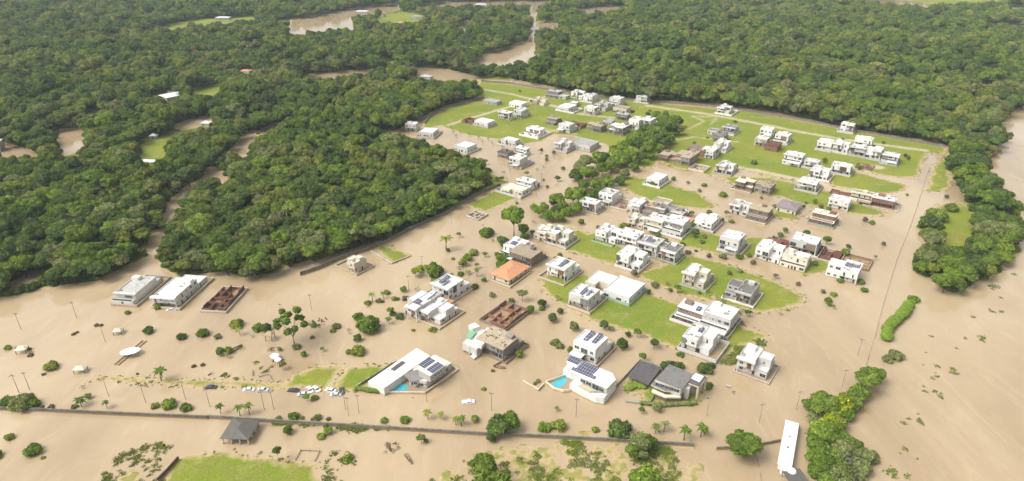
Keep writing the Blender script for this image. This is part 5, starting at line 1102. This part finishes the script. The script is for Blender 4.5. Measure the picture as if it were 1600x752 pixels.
# special distant things in the woods
TR(170,158,20,'round','yellow',look='flowering tree')
def farshed(px,py,w,d,yaw,hw,mat,label):
    r=hip(px,py,w,d,yaw,hw,1.5,'pale',mat,label,'farm shed','farm_shed',over=.4)
for a in [(262,160,16,22,R(-40),4,'roofwhite','pale long roof left of pair in left woods'),(272,152,12,16,R(-40),4,'lgreyroof','pale grey roof right of pair in left woods'),(193,152,8,8,R(-20),3,'roofwhite','tiny white roof beside the yellow flowering tree'),
  (390,118,12,8,R(-10),4,'tile','brown roofed farmhouse in the left middle woods'),(251,262,16,6,R(-8),3,'roofwhite','white strip roof below the left clearing'),(244,218,5,4,R(0),2.6,'roofwhite','small white hut in the left clearing'),
  (358,32,22,10,R(0),4,'roofwhite','distant white roof at the far left clearing'),(327,199,7,6,R(-10),3,'roofwhite','tiny white roof beside left pond'),(575,22,20,10,R(5),4,'roofwhite','added white roof standing in for pond glare, left of the orange one'),(600,27,16,9,R(-5),4,'brown','added distant brown roof left of the orange one'),(660,30,18,9,R(5),4,'lgreyroof','added grey roof standing in for pond glare, right of the orange one'),(760,12,20,10,R(0),5,'roofwhite','added white roof standing in for water glare at top centre'),(870,30,16,9,R(0),5,'roofwhite','added white roof standing in for glare right of the water channel'),(915,12,20,10,R(0),5,'roofwhite','added white roof standing in for glare beside upper strip of water'),(118,190,9,7,R(-10),3,'lgreyroof','grey roof deep in the far left woods'),(60,205,9,7,R(10),3,'brown','brown roof beside the far left pond'),(672,127,12,8,R(-20),4,'lgreyroof','grey roof beside the upper middle pond'),(762,52,22,12,R(10),4,'brown','distant brown roof in the far middle woods'),  # roofs by the far water are added specks standing in for white pond glare
  (337,224,8,6,R(20),3,'roofwhite','white roof half hidden beside the left creek'),(2,238,10,10,R(20),7,'cream','cream house at far left edge by brown pond'),(4,218,10,8,R(0),5,'roofwhite','white roof behind cream house at left edge'),(640,40,18,10,R(0),4,'tile','distant orange roof beside the far pond')]: farshed(*a)
# utility poles
def pole_(px,py,h=8.5,arm=True,lamp=False):
    X,Y=un(px,py); r=empty('utility_pole',(X,Y,0),random.uniform(-.3,.3)); m=MB(); m.tube([(0,0,-.5),(0,0,h)],[.11,.07],6); m.build('pole',M['concrete'],r)
    if arm: m=MB(); m.box(-.9,.9,-.06,.06,h-.7,h-.55); m.build('crossarm',M['wood'],r)
    if lamp: m=MB(); m.box(-.15,.15,-1.6,0,h-.2,h-.08); m.build('lamp_arm',M['metal'],r)
    tag(r,None,'utility pole','utility poles standing in the flood'); auto(r,px,py-15,'slender grey utility pole')
for p in [(30,614),(47,610),(170,619),(228,630),(290,624),(328,636),(413,640),(428,640),(540,640),(561,646),(667,628),(768,642),(900,652),(1104,650),(1186,660),(1244,640),(1340,556),(1315,606),(33,515),(120,497),(165,535),(441,500),(487,485),(545,650),(1475,440),(639,455),(660,423),(797,278),(846,290),(838,308),(807,320),(705,350),(1236,298),(1212,395)]: pole_(*p,lamp=p[0]%2==0)
# ---------------------------------------------------------------- ground cover in the water: one uncountable mass
def weeds():
    pts=[]; col=[]
    for poly,n in [([(660,760),(690,735),(740,712),(860,705),(1000,700),(1100,730),(1110,800),(660,800)],420),([(150,760),(190,725),(262,712),(262,760)],14),([(862,688),(1090,702),(1085,712),(850,700)],160),([(90,760),(150,720),(250,690),(270,700),(200,740),(150,770)],60),
       ([(610,672),(520,672),(500,664),(430,664),(420,660),(610,668)],60),([(1380,752),(1450,520),(1520,470),(1580,410),(1600,420),(1560,500),(1480,620),(1420,752)],26),([(1120,572),(1150,545),(1190,532),(1200,540),(1160,565)],60),([(920,662),(1120,662),(1120,720),(1080,735),(1030,720)],26),([(500,710),(560,700),(560,760),(500,760)],16),([(380,560),(440,560),(440,590),(300,590)],14)]:
        xs=[p[0] for p in poly]; ys=[p[1] for p in poly]; c=rng.uniform((min(xs),min(ys)),(max(xs),max(ys)),(n*14,2)); c=c[inpoly(c[:,0],c[:,1],poly)][:n*3]; pts.append(unA(c))
    c=rng.uniform((-250,150),(330,470),(90000,2)); sg=np.full(len(c),-60.)
    for g_ in GRASS: sg=np.maximum(sg,sdist(c,g_))
    c=c[(sg>-2.6)&(sg<.8)&(rng.random(len(c))<np.clip(.75+sg*.25,0,1))][:2600]; PS=c
    P_=np.concatenate(pts); m=(vnoise(P_,7,3)*.6+vnoise(P_,2.2,8)*.4)>.54; P_=np.concatenate([P_[m],PS]); k=len(P_)
    pm=bpy.data.meshes.new('floating_weeds'); pm.from_pydata(np.column_stack([P_,np.full(k,-.02)]).tolist(),[],[])
    s=rng.uniform(.5,1.5,k)*np.where(rng.random(k)<.12,1.8,1); s[-len(PS):]*=.45; a=pm.attributes.new('sz','FLOAT_VECTOR','POINT'); a.data.foreach_set('vector',np.column_stack([s*1.3,s,s*1.1]).astype(np.float32).ravel())
    rz=np.zeros((k,3),np.float32); rz[:,2]=rng.uniform(0,6.28,k); a=pm.attributes.new('rz','FLOAT_VECTOR','POINT'); a.data.foreach_set('vector',rz.ravel())
    a=pm.attributes.new('kind_index','INT','POINT'); ki=rng.integers(0,4,k); ki[-len(PS):]=rng.choice([0,1,3],len(PS)); a.data.foreach_set('value',ki.astype(np.int32))
    o=link('floating_weeds',pm); tag(o,'scattered half submerged weeds and shrubs poking through the muddy water','weeds',kind='stuff')
    so_=[]
    for q_,(cc,lb) in enumerate((('lime','pale'),('bright','bright'),('olive','olive'),('lime','ragged yellow'))):
        t=plant('tuft',cc,P_[q_*7][0],P_[q_*7][1],.02,.9,lb+' green weed tuft in the drowned scrub at bottom edge','weed tuft','weed tufts in the drowned scrub',var=q_%3,name='weed_tuft'); so_.append([c for c in t.children if c.name.startswith('crown')][0])
    md=o.modifiers.new('scatter','NODES'); md.node_group=scatter_group('scatter_weeds',so_)
weeds()
flush_auto()
# ---------------------------------------------------------------- haze
def haze():
    b=MB(); b.box(-3200,3200,-450,4500,-2.5,172); m=bpy.data.materials.new('haze_air'); m.use_nodes=True; t=m.node_tree
    t.nodes.remove(t.nodes['Principled BSDF']); v=t.nodes.new('ShaderNodeVolumePrincipled'); v.inputs['Density'].default_value=.00008; v.inputs['Color'].default_value=(.80,.92,1,1)
    t.links.new(v.outputs[0],t.nodes['Material Output'].inputs['Volume']); o=b.build('haze',m); tag(o,kind='stuff'); o['label']='thin pale haze over the whole valley'
haze()
